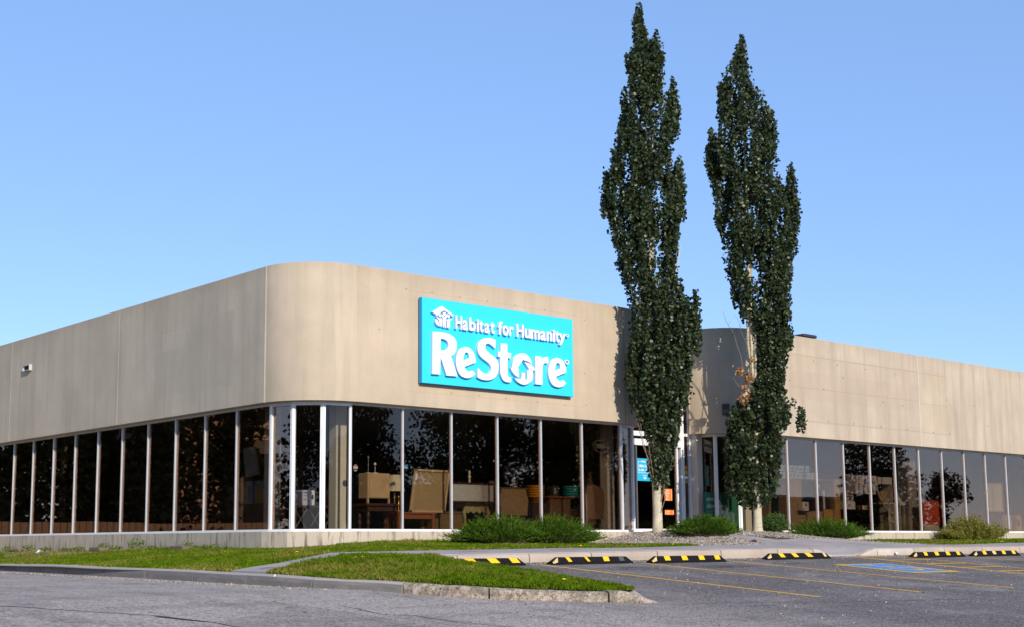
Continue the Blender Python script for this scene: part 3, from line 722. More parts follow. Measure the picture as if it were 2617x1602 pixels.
# grilled wall lamp on the second rounded corner
lampw = thing('wall_lamp', 'dark square wall lamp box on the rounded corner beside the entrance', 'lamp', (15.2, .3, 3.8))
q = boxobj('lamp_housing', -.11, .11, -.12, 0, -.17, .17, plain('lamp_dark', (.05, .047, .045), .6), None, .02)
xform(q, Matrix.Translation((15.54, .437, 3.86)) @ Matrix.Rotation(math.radians(-45), 4, 'Z')); q.parent = lampw; q.matrix_parent_inverse = Matrix.Translation((-15.2, -.3, -3.8))
q = boxobj('lamp_lens', -.08, .08, -.135, -.121, -.13, .0, plain('lamp_glass', (.08, .08, .08), .3), None)
xform(q, Matrix.Translation((15.54, .437, 3.86)) @ Matrix.Rotation(math.radians(-45), 4, 'Z')); q.parent = lampw; q.matrix_parent_inverse = Matrix.Translation((-15.2, -.3, -3.8))
# scupper on the street side wall
sc = thing('roof_scupper', 'small rusty metal scupper box high on the left wall', 'drain', (0, 15.25, 5.3))
mm = MB()
for a in ((-.09, .02, 15.0, 15.52, 5.28, 5.30), (-.09, .02, 15.0, 15.52, 5.44, 5.46), (-.09, .02, 15.0, 15.02, 5.30, 5.44), (-.09, .02, 15.50, 15.52, 5.30, 5.44)): mm.box(*a)
mm.build('scupper_frame', m_alu, sc)
boxobj('scupper_opening', -.012, -.003, 15.02, 15.5, 5.30, 5.44, m_crack, sc)
boxobj('rust_edge', -.088, -.03, 15.024, 15.04, 5.302, 5.438, plain('rust', (.35, .11, .03), .9), sc)
ru = thing('rooftop_vent', 'dark flat metal vent box on the roof of the right wing', 'vent', (26.4, 5, 6.05))
boxobj('vent_body', 26.25, 26.9, 5.0, 5.8, 6.05, 7.66, plain('vent_grey', (.06, .06, .065), .6), ru, .02)
boxobj('vent_cap', 26.12, 26.95, 4.95, 5.9, 7.665, 7.78, plain('vent_cap_dark', (.035, .035, .04), .5), ru, .02)
# bolt holes and small marks round the sign
m_hole = plain('hole', (.10, .075, .055), .9)
for x, z in ((2.2, 4.9), (3.0, 5.96), (3.8, 5.96), (4.7, 5.95), (5.6, 5.95), (6.55, 5.95), (7.6, 5.95), (8.7, 5.93), (9.1, 5.85), (4.4, 3.55), (5.3, 3.55), (6.2, 3.54), (7.3, 3.52), (8.3, 3.5), (9.1, 3.55), (9.05, 4.4),
             (18.0, 5.65), (19.5, 5.62), (20.8, 5.6), (22.4, 5.58), (24.2, 5.56), (18.2, 4.9), (20.0, 4.75), (21.1, 5.2), (23.4, 4.55), (24.6, 4.5), (18.6, 3.75), (20.2, 3.72), (21.6, 3.72), (23.2, 3.7), (24.8, 3.7), (26.5, 3.68), (27.6, 3.7), (27.5, 4.9), (29.4, 4.8), (30.3, 4.1)):
    r = .014 if x < 12 else .022
    MB().tube([(x, -.003, z), (x, .02, z)], r, 8).build('anchor_hole', m_hole, bld)
# thin drip line left by removed sign boards on the right wing
m_ghost = plain('old_sign_edge_stain', (0.34, 0.25, 0.17), .95)
for a in ((16.9, 25.66, 5.74, 5.752), (25.73, 27.5, 5.72, 5.732), (18.3, 25.66, 4.72, 4.73), (16.9, 25.66, 3.66, 3.672), (25.73, 27.6, 3.64, 3.652), (25.73, 27.55, 4.66, 4.668)):
    boxobj('stain_line', a[0], a[1], -.002, .01, a[2], a[3], m_ghost, bld)
for a in ((2.95, 9.25, 5.93, 5.937), (3.0, 9.1, 3.50, 3.507)):
    boxobj('stain_line', a[0], a[1], -.002, .01, a[2], a[3], plain('old_sign_edge', (0.42, 0.31, 0.20), .95), bld)

# ------------------------------------------------------------------ store sign
sgn = thing('store_sign', 'turquoise box sign with raised white letters on the concrete wall', 'sign', (5.9, 0, 4.74))
SX0, SX1, SZ0, SZ1, SY = 3.355, 8.47, 3.715, 5.775, -.16
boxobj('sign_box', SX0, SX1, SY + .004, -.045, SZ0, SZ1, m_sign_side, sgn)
boxobj('sign_face', SX0 + .003, SX1 - .003, SY, SY + .0035, SZ0 + .003, SZ1 - .003, m_sign, sgn)
boxobj('mounting_frame', SX0 + .3, SX1 - .3, -.044, .0, SZ0 + .3, SZ1 - .3, m_alu_dark, sgn)
SW, SH = SX1 - SX0, SZ1 - SZ0
def sp(u, v): return (SX0 + u * SW, SZ0 + (1 - v) * SH)         # sign fractions -> world
LY0, LY1 = SY - .0005, SY - .085                                # letter back and front
def extrude_curve(splines_or_text, box=None, name='letter', y0=LY0, y1=LY1, mats=(None,), parent=None, text=None, bold=0.0):
    pass
def text_mesh(txt, bold=0.0):
    cu = bpy.data.curves.new('t', 'FONT'); cu.body = txt; cu.size = 1; cu.offset = bold; cu.resolution_u = 6; cu.dimensions = '2D'; cu.fill_mode = 'BOTH'
    ob = bpy.data.objects.new('t', cu); C.objects.link(ob)
    dg = bpy.context.evaluated_depsgraph_get(); dg.update()
    me = bpy.data.meshes.new_from_object(ob.evaluated_get(dg))
    bpy.data.objects.remove(ob, do_unlink=True); return me
def solidify_flat(V2, Fc, x0, x1, z0, z1, yb, yf, name, mface, mside, parent, fit=True):
    """flat xy mesh -> solid standing in the xz plane between yb (back) and yf (front)"""
    V2 = np.array(V2, float)[:, :2]
    if fit:
        mn, mx_ = V2.min(0), V2.max(0); sc_ = (mx_ - mn)
        V2 = (V2 - mn) / np.where(sc_ < 1e-9, 1, sc_) * np.array([x1 - x0, z1 - z0]) + np.array([x0, z0])
    n = len(V2)
    V = [(x, yf, z) for x, z in V2] + [(x, yb, z) for x, z in V2]
    cnt = {}
    for f in Fc:
        for a, b in zip(f, tuple(f[1:]) + (f[0],)): cnt[(a, b)] = 1
    F1 = [tuple(f) for f in Fc]; F2 = [tuple(n + i for i in reversed(f)) for f in Fc]; F3 = []
    for (a, b) in cnt:
        if (b, a) not in cnt: F3.append((a, n + a, n + b, b))
    o = mesh(name, V, F1 + F2 + F3, [mface, mside], parent)
    for p in o.data.polygons[len(F1):]: p.material_index = 1
    return o
def letter(ch, x0, x1, z0, z1, bold=0.035, yb=LY0, yf=LY1, mface=None, mside=None, parent=None, name='letter'):
    me = text_mesh(ch, bold)
    V = [v.co[:2] for v in me.vertices]; Fc = [tuple(p.vertices) for p in me.polygons]
    if me.polygons and me.polygons[0].normal.z < 0: Fc = [f[::-1] for f in Fc]
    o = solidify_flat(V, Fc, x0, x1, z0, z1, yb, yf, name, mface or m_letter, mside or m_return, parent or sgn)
    bpy.data.meshes.remove(me); return o
def flat_shape(poly_list, name, yb, yf, mf, ms, parent, conv):
    """polygons in sign fractions -> one solid"""
    from mathutils.geometry import tessellate_polygon
    V = []; Fc = []
    for poly in poly_list:
        P = [conv(*p) for p in poly]
        ar = sum(a[0] * b[1] - b[0] * a[1] for a, b in zip(P, P[1:] + P[:1]))
        if ar < 0: P = P[::-1]
        tris = tessellate_polygon([[Vector((x, z, 0)) for x, z in P]])
        n = len(V); V += P
        for t in tris:
            a, b, c = (V[n + i] for i in t)
            s_ = (b[0] - a[0]) * (c[1] - a[1]) - (c[0] - a[0]) * (b[1] - a[1])
            t = t if s_ > 0 else t[::-1]
            Fc.append(tuple(n + i for i in t))
    return solidify_flat(V, Fc, 0, 1, 0, 1, yb, yf, name, mf, ms, parent, fit=False)
LET = [
    ('H', 0.194, 0.2347, 0.1645, 0.3252, 0.022),
    ('a', 0.2388, 0.2703, 0.2079, 0.3282, 0.022),
    ('b', 0.2808, 0.3202, 0.1645, 0.3252, 0.022),
    ('i', 0.3289, 0.3424, 0.1745, 0.3252, 0.022),
    ('t', 0.3458, 0.3701, 0.1812, 0.3252, 0.022),
    ('a', 0.3773, 0.4092, 0.2079, 0.3282, 0.022),
    ('t', 0.4176, 0.4452, 0.1812, 0.3252, 0.022),
    ('f', 0.4685, 0.4969, 0.1615, 0.3252, 0.022),
    ('o', 0.4968, 0.5359, 0.2049, 0.3282, 0.022),
    ('r', 0.5419, 0.5687, 0.2079, 0.3252, 0.022),
    ('H', 0.5906, 0.6377, 0.1645, 0.3252, 0.022),
    ('u', 0.6452, 0.685, 0.2079, 0.3252, 0.022),
    ('m', 0.6891, 0.7476, 0.2079, 0.3252, 0.022),
    ('a', 0.7527, 0.7912, 0.2079, 0.3282, 0.022),
    ('n', 0.797, 0.8353, 0.2079, 0.3252, 0.022),
    ('i', 0.8402, 0.8579, 0.1745, 0.3252, 0.022),
    ('t', 0.861, 0.8874, 0.1812, 0.3252, 0.022),
    ('y', 0.8844, 0.9342, 0.2079, 0.3595, 0.022)]
for ch, u0, u1, v0, v1, b in LET:
    x0, z1 = sp(u0, v0); x1, z0 = sp(u1, v1)
    letter(ch, x0, x1, z0, z1, b)
# big letters, arrow house and roof emblem: (name, outline, counter) in wall metres
SHAPES = [
    ('letter', [(3.619, 4.961), (3.877, 4.974), (4.067, 4.965), (4.221, 4.924), (4.329, 4.851), (4.381, 4.735), (4.363, 4.595), (4.291, 4.477), (4.195, 4.417), (4.401, 3.937), (4.058, 3.929), (3.88, 4.34), (3.864, 4.375), (3.851, 3.94), (3.613, 3.934)], [(3.87, 4.816), (3.971, 4.813), (4.066, 4.78), (4.113, 4.71), (4.106, 4.627), (4.053, 4.566), (3.97, 4.535), (3.864, 4.536)]),
    ('letter', [(4.678, 4.685), (4.812, 4.663), (4.909, 4.588), (4.97, 4.471), (4.988, 4.329), (4.619, 4.186), (4.657, 4.128), (4.735, 4.088), (4.808, 4.09), (4.876, 4.121), (4.974, 4.045), (4.88, 3.969), (4.758, 3.922), (4.637, 3.922), (4.504, 3.967), (4.409, 4.071), (4.357, 4.224), (4.355, 4.353), (4.387, 4.485), (4.46, 4.594), (4.569, 4.66)], [(4.591, 4.34), (4.599, 4.448), (4.645, 4.536), (4.701, 4.56), (4.762, 4.528), (4.781, 4.418)]),
    ('letter', [(5.654, 4.959), (5.458, 4.982), (5.295, 4.959), (5.158, 4.897), (5.076, 4.8), (5.053, 4.676), (5.093, 4.548), (5.204, 4.454), (5.353, 4.382), (5.457, 4.315), (5.501, 4.224), (5.463, 4.131), (5.35, 4.076), (5.201, 4.102), (5.049, 4.201), (5.047, 3.963), (5.2, 3.918), (5.398, 3.918), (5.574, 3.975), (5.701, 4.098), (5.746, 4.263), (5.717, 4.413), (5.604, 4.517), (5.454, 4.589), (5.343, 4.665), (5.301, 4.74), (5.324, 4.81), (5.419, 4.838), (5.532, 4.799), (5.639, 4.735)], None),
    ('letter', [(5.823, 4.884), (6.048, 4.891), (6.043, 4.674), (6.172, 4.659), (6.165, 4.531), (6.057, 4.537), (6.048, 4.212), (6.057, 4.098), (6.095, 4.047), (6.167, 4.049), (6.165, 3.93), (6.029, 3.916), (5.915, 3.953), (5.827, 4.061), (5.803, 4.173), (5.812, 4.535), (5.731, 4.532), (5.732, 4.662), (5.821, 4.666)], None),
    ('arrow_emblem', [(6.149, 4.287), (6.208, 4.29), (6.242, 4.496), (6.347, 4.62), (6.504, 4.686), (6.661, 4.691), (6.791, 4.63), (6.869, 4.53), (6.886, 4.444), (6.763, 4.502), (6.58, 4.529), (6.373, 4.286), (6.433, 4.287), (6.43, 4.073), (6.301, 4.117), (6.199, 4.205)], None),
    ('arrow_emblem', [(6.632, 4.481), (6.881, 4.424), (7.019, 4.297), (6.924, 4.286), (6.91, 4.067), (6.803, 3.962), (6.649, 3.897), (6.493, 3.911), (6.351, 3.977), (6.275, 4.048), (6.391, 4.022), (6.521, 4.028), (6.536, 4.197), (6.643, 4.196), (6.641, 4.031), (6.725, 4.034), (6.734, 4.286), (6.813, 4.292)], None),
    ('letter', [(7.017, 4.664), (7.231, 4.669), (7.235, 4.571), (7.298, 4.645), (7.406, 4.674), (7.482, 4.675), (7.473, 4.513), (7.376, 4.514), (7.3, 4.469), (7.272, 4.378), (7.259, 3.942), (7.013, 3.935)], None),
    ('letter', [(7.81, 4.685), (7.947, 4.663), (8.046, 4.588), (8.109, 4.471), (8.127, 4.329), (7.75, 4.186), (7.789, 4.128), (7.868, 4.088), (7.943, 4.09), (8.013, 4.121), (8.113, 4.045), (8.017, 3.969), (7.892, 3.922), (7.768, 3.922), (7.632, 3.967), (7.535, 4.071), (7.482, 4.224), (7.48, 4.353), (7.513, 4.485), (7.587, 4.594), (7.699, 4.66)], [(7.721, 4.34), (7.729, 4.448), (7.776, 4.536), (7.834, 4.56), (7.896, 4.528), (7.915, 4.418)]),
    ('roof_emblem', [(3.608, 5.428), (3.908, 5.602), (4.274, 5.437), (4.264, 5.388), (4.009, 5.496), (3.95, 5.489), (3.86, 5.43), (3.747, 5.344), (3.733, 5.383)], None),
    ('figure_emblem', [(3.737, 5.324), (3.765, 5.331), (3.843, 5.302), (3.897, 5.321), (3.925, 5.274), (3.911, 5.121), (3.882, 5.118), (3.876, 5.213), (3.864, 5.116), (3.831, 5.116), (3.826, 5.245)], None),
    ('figure_emblem', [(3.902, 5.401), (3.938, 5.399), (3.973, 5.36), (4.016, 5.365), (4.064, 5.437), (4.097, 5.426), (4.044, 5.314), (4.039, 5.101), (4.001, 5.097), (3.992, 5.225), (3.977, 5.105), (3.944, 5.106), (3.944, 5.294)], None),
    ('figure_emblem', [(4.044, 5.29), (4.092, 5.31), (4.144, 5.31), (4.223, 5.343), (4.235, 5.325), (4.168, 5.272), (4.162, 5.1), (4.129, 5.097), (4.125, 5.221), (4.11, 5.104), (4.077, 5.101), (4.077, 5.262)], None),
    ('figure_emblem', [(3.704, 5.276), (3.765, 5.261), (3.807, 5.206), (3.812, 5.114), (3.748, 5.15), (3.704, 5.205)], None),
    ('figure_emblem', [(3.902, 5.377), (3.894, 5.355), (3.874, 5.34), (3.849, 5.337), (3.829, 5.348), (3.822, 5.368), (3.83, 5.39), (3.85, 5.406), (3.874, 5.408), (3.894, 5.397)], None),
    ('figure_emblem', [(4.033, 5.434), (4.024, 5.41), (4.003, 5.394), (3.977, 5.391), (3.955, 5.403), (3.947, 5.424), (3.955, 5.448), (3.977, 5.464), (4.003, 5.467), (4.025, 5.455)], None),
    ('figure_emblem', [(4.161, 5.386), (4.153, 5.364), (4.133, 5.349), (4.108, 5.346), (4.088, 5.357), (4.08, 5.377), (4.088, 5.4), (4.108, 5.415), (4.133, 5.418), (4.153, 5.407)], None),
    ('trademark_ring', [(8.238, 4.611), (8.223, 4.574), (8.187, 4.55), (8.142, 4.546), (8.106, 4.565), (8.093, 4.598), (8.108, 4.635), (8.144, 4.659), (8.189, 4.663), (8.225, 4.645)], [(8.213, 4.609), (8.203, 4.585), (8.179, 4.569), (8.15, 4.566), (8.127, 4.578), (8.118, 4.601), (8.128, 4.624), (8.152, 4.64), (8.181, 4.643), (8.204, 4.631)]),
    ('trademark_ring', [(8.247, 5.316), (8.237, 5.29), (8.212, 5.273), (8.18, 5.27), (8.156, 5.282), (8.147, 5.306), (8.157, 5.331), (8.182, 5.349), (8.213, 5.352), (8.238, 5.339)], [(8.228, 5.314), (8.221, 5.298), (8.206, 5.288), (8.187, 5.286), (8.172, 5.294), (8.166, 5.308), (8.172, 5.323), (8.188, 5.334), (8.207, 5.336), (8.222, 5.328)])]
def cut_shape(name, outer, hole):
    from mathutils.geometry import tessellate_polygon
    V = list(outer) + list(hole or []); Fc = []
    for t in tessellate_polygon([[Vector((x, z, 0)) for x, z in outer]] + ([[Vector((x, z, 0)) for x, z in hole]] if hole else [])):
        a, b, c = (V[i] for i in t)
        cr = (b[0] - a[0]) * (c[1] - a[1]) - (c[0] - a[0]) * (b[1] - a[1])
        if abs(cr) > 1e-9: Fc.append(t if cr > 0 else t[::-1])
    return solidify_flat(V, Fc, 0, 1, 0, 1, LY0, LY1, name, m_letter, m_return, sgn, fit=False)
def smooth_loop(P, n=3):
    """round the outline, keeping corners sharper than 50 degrees"""
    out = []; N = len(P)
    ang_ = lambda i: abs(math.atan2(*(lambda a, b: (a[0] * b[1] - a[1] * b[0], a[0] * b[0] + a[1] * b[1]))((P[i][0] - P[i - 1][0], P[i][1] - P[i - 1][1]), (P[(i + 1) % N][0] - P[i][0], P[(i + 1) % N][1] - P[i][1]))))
    sharp = [ang_(i) > math.radians(48) for i in range(N)]
    for i in range(N):
        p1, p2 = P[i], P[(i + 1) % N]; p0 = P[i - 1] if not sharp[i] else p1; p3 = P[(i + 2) % N] if not sharp[(i + 1) % N] else p2
        for k in range(n):
            t = k / n
            out.append(tuple(0.5 * (2 * b + (c - a) * t + (2 * a - 5 * b + 4 * c - d) * t * t + (3 * b - a - 3 * c + d) * t ** 3) for a, b, c, d in zip(p0, p1, p2, p3)))
    return out
for nm, ou, ho in SHAPES: cut_shape(nm, smooth_loop(ou), smooth_loop(ho) if ho else None)

# ------------------------------------------------------------------ parking stops and markings
def parking_stop(x0, x1, y, label, patches, mt=None, dy=0.0):
    z = A((x0 + x1) / 2, y); L = x1 - x0
    r = thing('parking_stop', label, 'parking stop', ((x0 + x1) / 2, y, z), 'rubber parking stops along the curb')
    slope = math.atan(0.072)
    def fin(o):
        xform(o, Matrix.Translation(((x0 + x1) / 2, y, z)) @ Matrix.Rotation(dy, 4, 'Z') @ Matrix.Rotation(slope, 4, 'X')); o.parent = r; o.matrix_parent_inverse = Matrix.Translation(-Vector(r.location)); return o
    h, w = .135, .095; e = .17
    V = []
    for x, hh, ww in ((-L / 2, .045, w), (-L / 2 + e, h, w * .99), (L / 2 - e, h, w * .99), (L / 2, .045, w)):
        V += [(x, -ww, 0), (x, -ww, hh * .38), (x, -ww * .45, hh), (x, ww * .45, hh), (x, ww, hh * .38), (x, ww, 0)]
    Fc = []
    for i in range(3):
        for j in range(6):
            a = i * 6 + j; b = i * 6 + (j + 1) % 6; Fc.append((a, b, b + 6, a + 6))
    Fc += [tuple(range(5, -1, -1)), tuple(range(18, 24))]
    fin(mesh('stop_body', V, [f[::-1] for f in Fc][:-2] + [tuple(range(6)), tuple(range(23, 17, -1))], m_black))
    for (px, pw, sk, mat_) in patches:
        a = px * L - L / 2; b = a + pw
        za, zb = h * .44, h * .99
        yy = lambda t: (-w * .99 + (w * .99 - w * .45) * t) - .003
        Vp = [(a + sk, yy(.05), h * .42), (b + sk, yy(.05), h * .42), (b, yy(1.0), h + .0025), (a, yy(1.0), h + .0025), (b - sk * .4, -w * .0, h + .003), (a - sk * .4, -w * .0, h + .003)]
        fin(mesh('reflector_patch', Vp, [(0, 1, 2, 3), (3, 2, 4, 5)], mat_))
    if mt:
        Vp = [(-L / 2 + .012, -w * .93, .024), (-L / 2 + e * .93, -w * .9, .05), (-L / 2 + e * .95, -w * .40, h + .001), (-L / 2 + .02, -w * .4, .052)]
        fin(mesh('reflector_patch', Vp, [(0, 1, 2, 3)], mt))
    return r
Yp, Yf = m_yel_p, m_yel_f
parking_stop(-1.45, 0.82, -6.36, 'black stop with yellow bands partly hidden by the grass island', [(.12, .22, .08, Yp), (.34, .22, .08, Yp), (.58, .22, .08, Yp), (.82, .2, .06, Yp)], dy=.01)
parking_stop(1.50, 3.74, -6.38, 'scuffed black stop with mostly worn off yellow bands', [(.16, .10, .05, Yp), (.39, .07, .06, Yp), (.62, .16, 0, Yp), (.82, .14, 0, plain('grey_smudge', (.07, .07, .075), .8))], Yf)
parking_stop(4.2, 6.53, -6.5, 'black stop with four square yellow bands between the second and third bay lines', [(.16, .17, 0, Yp), (.39, .17, 0, Yp), (.62, .17, 0, Yp), (.84, .16, 0, Yp)], Yf, -.01)
parking_stop(8.25, 10.68, -6.3, 'black stop with slanted yellow bands beside the curb ramp', [(.17, .17, .06, Yp), (.37, .17, .08, Yp), (.58, .2, .1, Yp), (.87, .1, .03, Yf)], Yf, .005)
parking_stop(13.8, 16.25, -6.58, 'far black stop with four ragged yellow bands right of the hatched aisle', [(.19, .15, .0, Yp), (.40, .17, 0, Yp), (.62, .17, 0, Yp), (.83, .15, 0, Yp)], Yf)
parking_stop(16.72, 19.15, -6.58, 'farthest black stop at the right edge with five yellow bands', [(.18, .17, 0, Yp), (.39, .17, 0, Yf), (.60, .17, 0, Yp), (.82, .17, 0, Yp)], Yf)
mk = thing('road_marking', None, None); mk['kind'] = 'structure'
def line(p, q, w, m, name='painted_line', dz=.004, n=10, parent=mk):
    p, q = Vector(p), Vector(q); d = (q - p).normalized(); s_ = Vector((-d.y, d.x)) * w / 2; V = []; Fc = []
    for i in range(n + 1):
        c = p.lerp(q, i / n)
        wob = 1 + 0.1 * mnoise.noise(Vector((c.x * 7, c.y * 7, 0)))
        for sg in (-1, 1):
            a = c + s_ * sg * wob; V.append((a.x, a.y, A(a.x, a.y) + dz))
    Fc = [(2 * i, 2 * i + 2, 2 * i + 3, 2 * i + 1) for i in range(n)]
    return mesh(name, V, Fc, m, parent)
line((1.22, -6.42), (1.40, -12.47), .10, m_yel, n=40)
line((3.95, -6.5), (4.22, -12.5), .10, m_yel, n=40)
line((6.83, -6.52), (7.20, -12.6), .10, m_yel, n=40)
line((12.1, -5.95), (11.15, -12.6), .13, m_yel, n=40)
line((13.80, -6.1), (13.05, -12.6), .10, m_yel, n=40)
line((16.5, -6.7), (16.62, -12.6), .10, m_yel, n=40)
line((19.4, -6.7), (19.5, -12.6), .10, m_yel, n=40)
for y in (-6.1, -7.15, -8.15, -9.1, -10.05, -11.0, -11.95):
    x0 = 12.1 - (-5.95 - y) * .143 + .07; x1 = 13.80 - (-6.1 - y) * .115 - .05
    line((x0, y), (x1, y - .08), .11, m_yel, dz=.008)
def quad_on(poly, m, dz, name):
    P = [(x, y, A(x, y) + dz) for x, y in poly]; o = mesh(name, P, [tuple(range(len(P)))], m, mk); return o
quad_on([(8.58, -9.78), (10.35, -9.85), (10.62, -7.78), (8.72, -7.75)], m_yel, .004, 'painted_square')
quad_on([(8.78, -9.62), (10.2, -9.66), (10.46, -7.92), (8.9, -7.9)], m_blue_p, .008, 'painted_square')
def ring(cx_, cy_, r0, r1, a0, a1, n=24):
    V = []
    for i in range(n + 1):
        t = math.radians(a0 + (a1 - a0) * i / n)
        for r in (r0, r1):
            x, y = cx_ + r * math.cos(t), cy_ + r * math.sin(t); V.append((x, y, A(x, y) + .012))
    return mesh('painted_symbol', V, [(2 * i, 2 * i + 1, 2 * i + 3, 2 * i + 2) for i in range(n)], m_yel, mk)
ring(9.5, -9.0, .30, .40, 150, 400)
ring(9.5, -8.15, 0.0, .11, 0, 360)
line((9.48, -8.3), (9.5, -8.85), .11, m_yel, 'painted_symbol', .012)
line((9.5, -8.82), (9.95, -8.85), .10, m_yel, 'painted_symbol', .012)
line((9.95, -8.85), (10.1, -9.3), .10, m_yel, 'painted_symbol', .012)
line((9.5, -8.5), (9.85, -8.52), .09, m_yel, 'painted_symbol', .012)
# cracks and darker resurfaced strips
def crack(pts, w, m=m_crack, name='crack', dz=.003):
    P = []
    for a, b in zip(pts, pts[1:]):
        k = max(2, int(math.dist(a, b) / .12))
        for i in range(k): P.append(Vector(a).lerp(Vector(b), i / k))
    P.append(Vector(pts[-1])); V = []; Fc = []
    for i, p in enumerate(P):
        d = (P[min(i + 1, len(P) - 1)] - P[max(0, i - 1)]).normalized(); s_ = Vector((-d.y, d.x))
        off = mnoise.noise(Vector((p.x * 3, p.y * 3, 1))) * .05; ww = w * (0.5 + 0.9 * abs(mnoise.noise(Vector((p.x * 6, p.y * 6, 5))))) / 2 + .002
        for sg in (-1, 1):
            a = p + s_ * (off + sg * ww); V.append((a.x, a.y, A(a.x, a.y) + dz))
    Fc = [(2 * i, 2 * i + 2, 2 * i + 3, 2 * i + 1) for i in range(len(P) - 1)]
    return mesh(name, V, Fc, m, mk)
crack([(-6.63, -11.07), (-6.72, -12.0), (-6.41, -12.24), (-6.43, -12.56), (-6.09, -13.54), (-6.3, -15)], .022)
crack([(-10.44, -9.8), (-9.88, -10.52), (-9.26, -11.22), (-8.95, -12.0), (-8.9, -13.5)], .03)
crack([(-9.3, -11.3), (-9.0, -11.9)], .10)
crack([(-2.1, -12.45), (-0.6, -12.6), (1.0, -13.1), (4.0, -13.6)], .012)
crack([(-5.3, 3), (-5.9, -1.5), (-6.3, -5.0)], .014)
crack([(-12.2, -3.0), (-9.0, -4.5), (-6.8, -6.6)], .012)
m_tar = asphalt('darker_resurfaced_asphalt', 0.80)
for poly in ([(-9.0, -11.95), (-8.2, -11.6), (-7.3, -10.9), (-7.2, -10.42), (-7.0, -11.2), (-6.9, -12.2), (-6.6, -14.5), (-8.6, -14)],):
    V = [(x, y, A(x, y) + .002) for x, y in poly]; mesh('asphalt_patch', V, [tuple(range(len(V)))], m_tar, mk)

# ------------------------------------------------------------------ stock and furniture behind the glass
def prop(name, label, cat, loc=(0, 0, 0), group=None): return thing(name, label, cat, loc, group)
def simple(name, label, cat, x0, x1, y0, y1, z0, z1, m, c=.006, group=None):
    o = boxobj(name, x0, x1, y0, y1, z0, z1, m, None, c); return tag(o, label, cat, group)
m_pine = plain('pale_wood', (0.52, 0.37, 0.20), .6, var=.15, scale=4)
m_kraft = plain('brown_board', (0.36, 0.26, 0.13), .8, var=.1)
m_dwood = plain('dark_wood', (0.06, 0.026, 0.016), .45, var=.3)
m_rwood = plain('red_brown_wood', (0.26, 0.085, 0.04), .45)
m_bwood = plain('brown_wood', (0.17, 0.10, 0.05), .6)
m_olive = plain('olive_painted_wood', (0.36, 0.30, 0.14), .6)
m_greyp = plain('grey_panel', (0.50, 0.50, 0.48), .5, var=.05)
m_cream = plain('cream_fabric', (0.66, 0.58, 0.42), .9)
m_brass = plain('brass', (0.70, 0.42, 0.10), .3, .9)
m_carton = plain('white_carton', (0.70, 0.70, 0.74), .7, var=.04)
m_print = plain('carton_print', (0.16, 0.16, 0.22), .7)
m_navy = plain('navy_print', (0.06, 0.12, 0.40), .6)
m_col = plain('painted_column', (0.70, 0.67, 0.58), .7, var=.04)
m_grey_c = plain('grey_column', (0.30, 0.29, 0.27), .8)
FLZ = .20
# inner columns
for x0, x1, y0, y1, lab in ((10.72, 11.0, .80, 1.08, 'pale square column inside the glass left of the entrance'), (1.70, 2.0, 1.0, 1.3, 'pale inner column behind the rounded corner windows'),
                            (.62, .90, 2.15, 2.45, 'pale inner column behind the first street side pane'), (26.2, 26.75, .9, 1.4, 'grey inner column left of the red poster'), (17.6, 17.9, 1.4, 1.7, 'pale inner column behind the second tree')):
    o = boxobj('column', x0, x1, y0, y1, FLZ, 3.168, m_grey_c if x0 > 26 else m_col, None, .01); tag(o, lab, 'column')
boxobj('column_strip', 26.40, 26.44, .895, .899, FLZ, 3.1, m_cream, o) if False else None
# pane 1
c = prop('cupboard', 'pale wooden cupboard turned back to front in the first wide window', 'cupboard', (2.8, .9, .9))
boxobj('body', 2.46, 3.12, .78, 1.15, .98, 1.58, m_pine, c, .008); boxobj('back_panel', 2.50, 3.08, .765, .779, 1.0, 1.55, m_pine, c)
boxobj('leg', 2.46, 2.50, .78, .83, .86, .98, m_pine, c); boxobj('leg', 3.08, 3.12, .78, .83, .86, .98, m_pine, c)
t = prop('table', 'dark table with turned legs carrying the pale cupboard', 'table', (2.9, 1.0, FLZ))
boxobj('tabletop', 2.40, 3.40, .72, 1.3, .80, .86, m_dwood, t, .006); boxobj('apron', 2.46, 3.34, .78, 1.24, .68, .80, m_dwood, t)
def turned(x, y, z0, z1, r, parent, m, name='leg'):
    k = 9; MB().tube([(x, y, z0 + (z1 - z0) * i / k) for i in range(k + 1)], [r * q_ for q_ in (.6, .9, .5, .8, 1.15, .6, .9, 1.2, .8, 1.0)], 10).build(name, m, parent, True)
for x in (2.52, 3.28):
    for y in (.84, 1.18): turned(x, y, FLZ, .68, .05, t, m_dwood)
def lamp(x, y, z, h, sr, sh, label, mshade, mbase, r=.03):
    l_ = prop('table_lamp', label, 'lamp', (x, y, z), 'table lamps in the shop window')
    MB().tube([(x, y, z), (x, y, z + .02)], .07, 12).build('lamp_base', mbase, l_)
    k = 6; MB().tube([(x, y, z + .02 + (h - sh - .02) * i / k) for i in range(k + 1)], [r * q_ for q_ in (.5, 1, .5, 1.3, .5, .9, .4)], 8).build('lamp_stem', mbase, l_, True)
    if sh > 0:
        n = 28; V = []
        for i in range(n):
            a = 2 * math.pi * i / n; w_ = 1 + (.03 if i % 2 else -.0)
            V += [(x + sr * w_ * math.cos(a), y + sr * w_ * math.sin(a), z + h - sh), (x + sr * .55 * w_ * math.cos(a), y + sr * .55 * w_ * math.sin(a), z + h)]
        mesh('lamp_shade', V, [(2 * i, 2 * ((i + 1) % n), 2 * ((i + 1) % n) + 1, 2 * i + 1) for i in range(n)], mshade, l_)
    return l_
lamp(3.62, 1.25, .86, .72, .25, .40, 'lamp with pleated cream shade left of the second wide window bar', m_cream, m_brass)
lamp(2.80, .95, 1.58, .26, .035, .05, 'thin white lamp stem standing on the pale cupboard', m_white, m_white, .008)
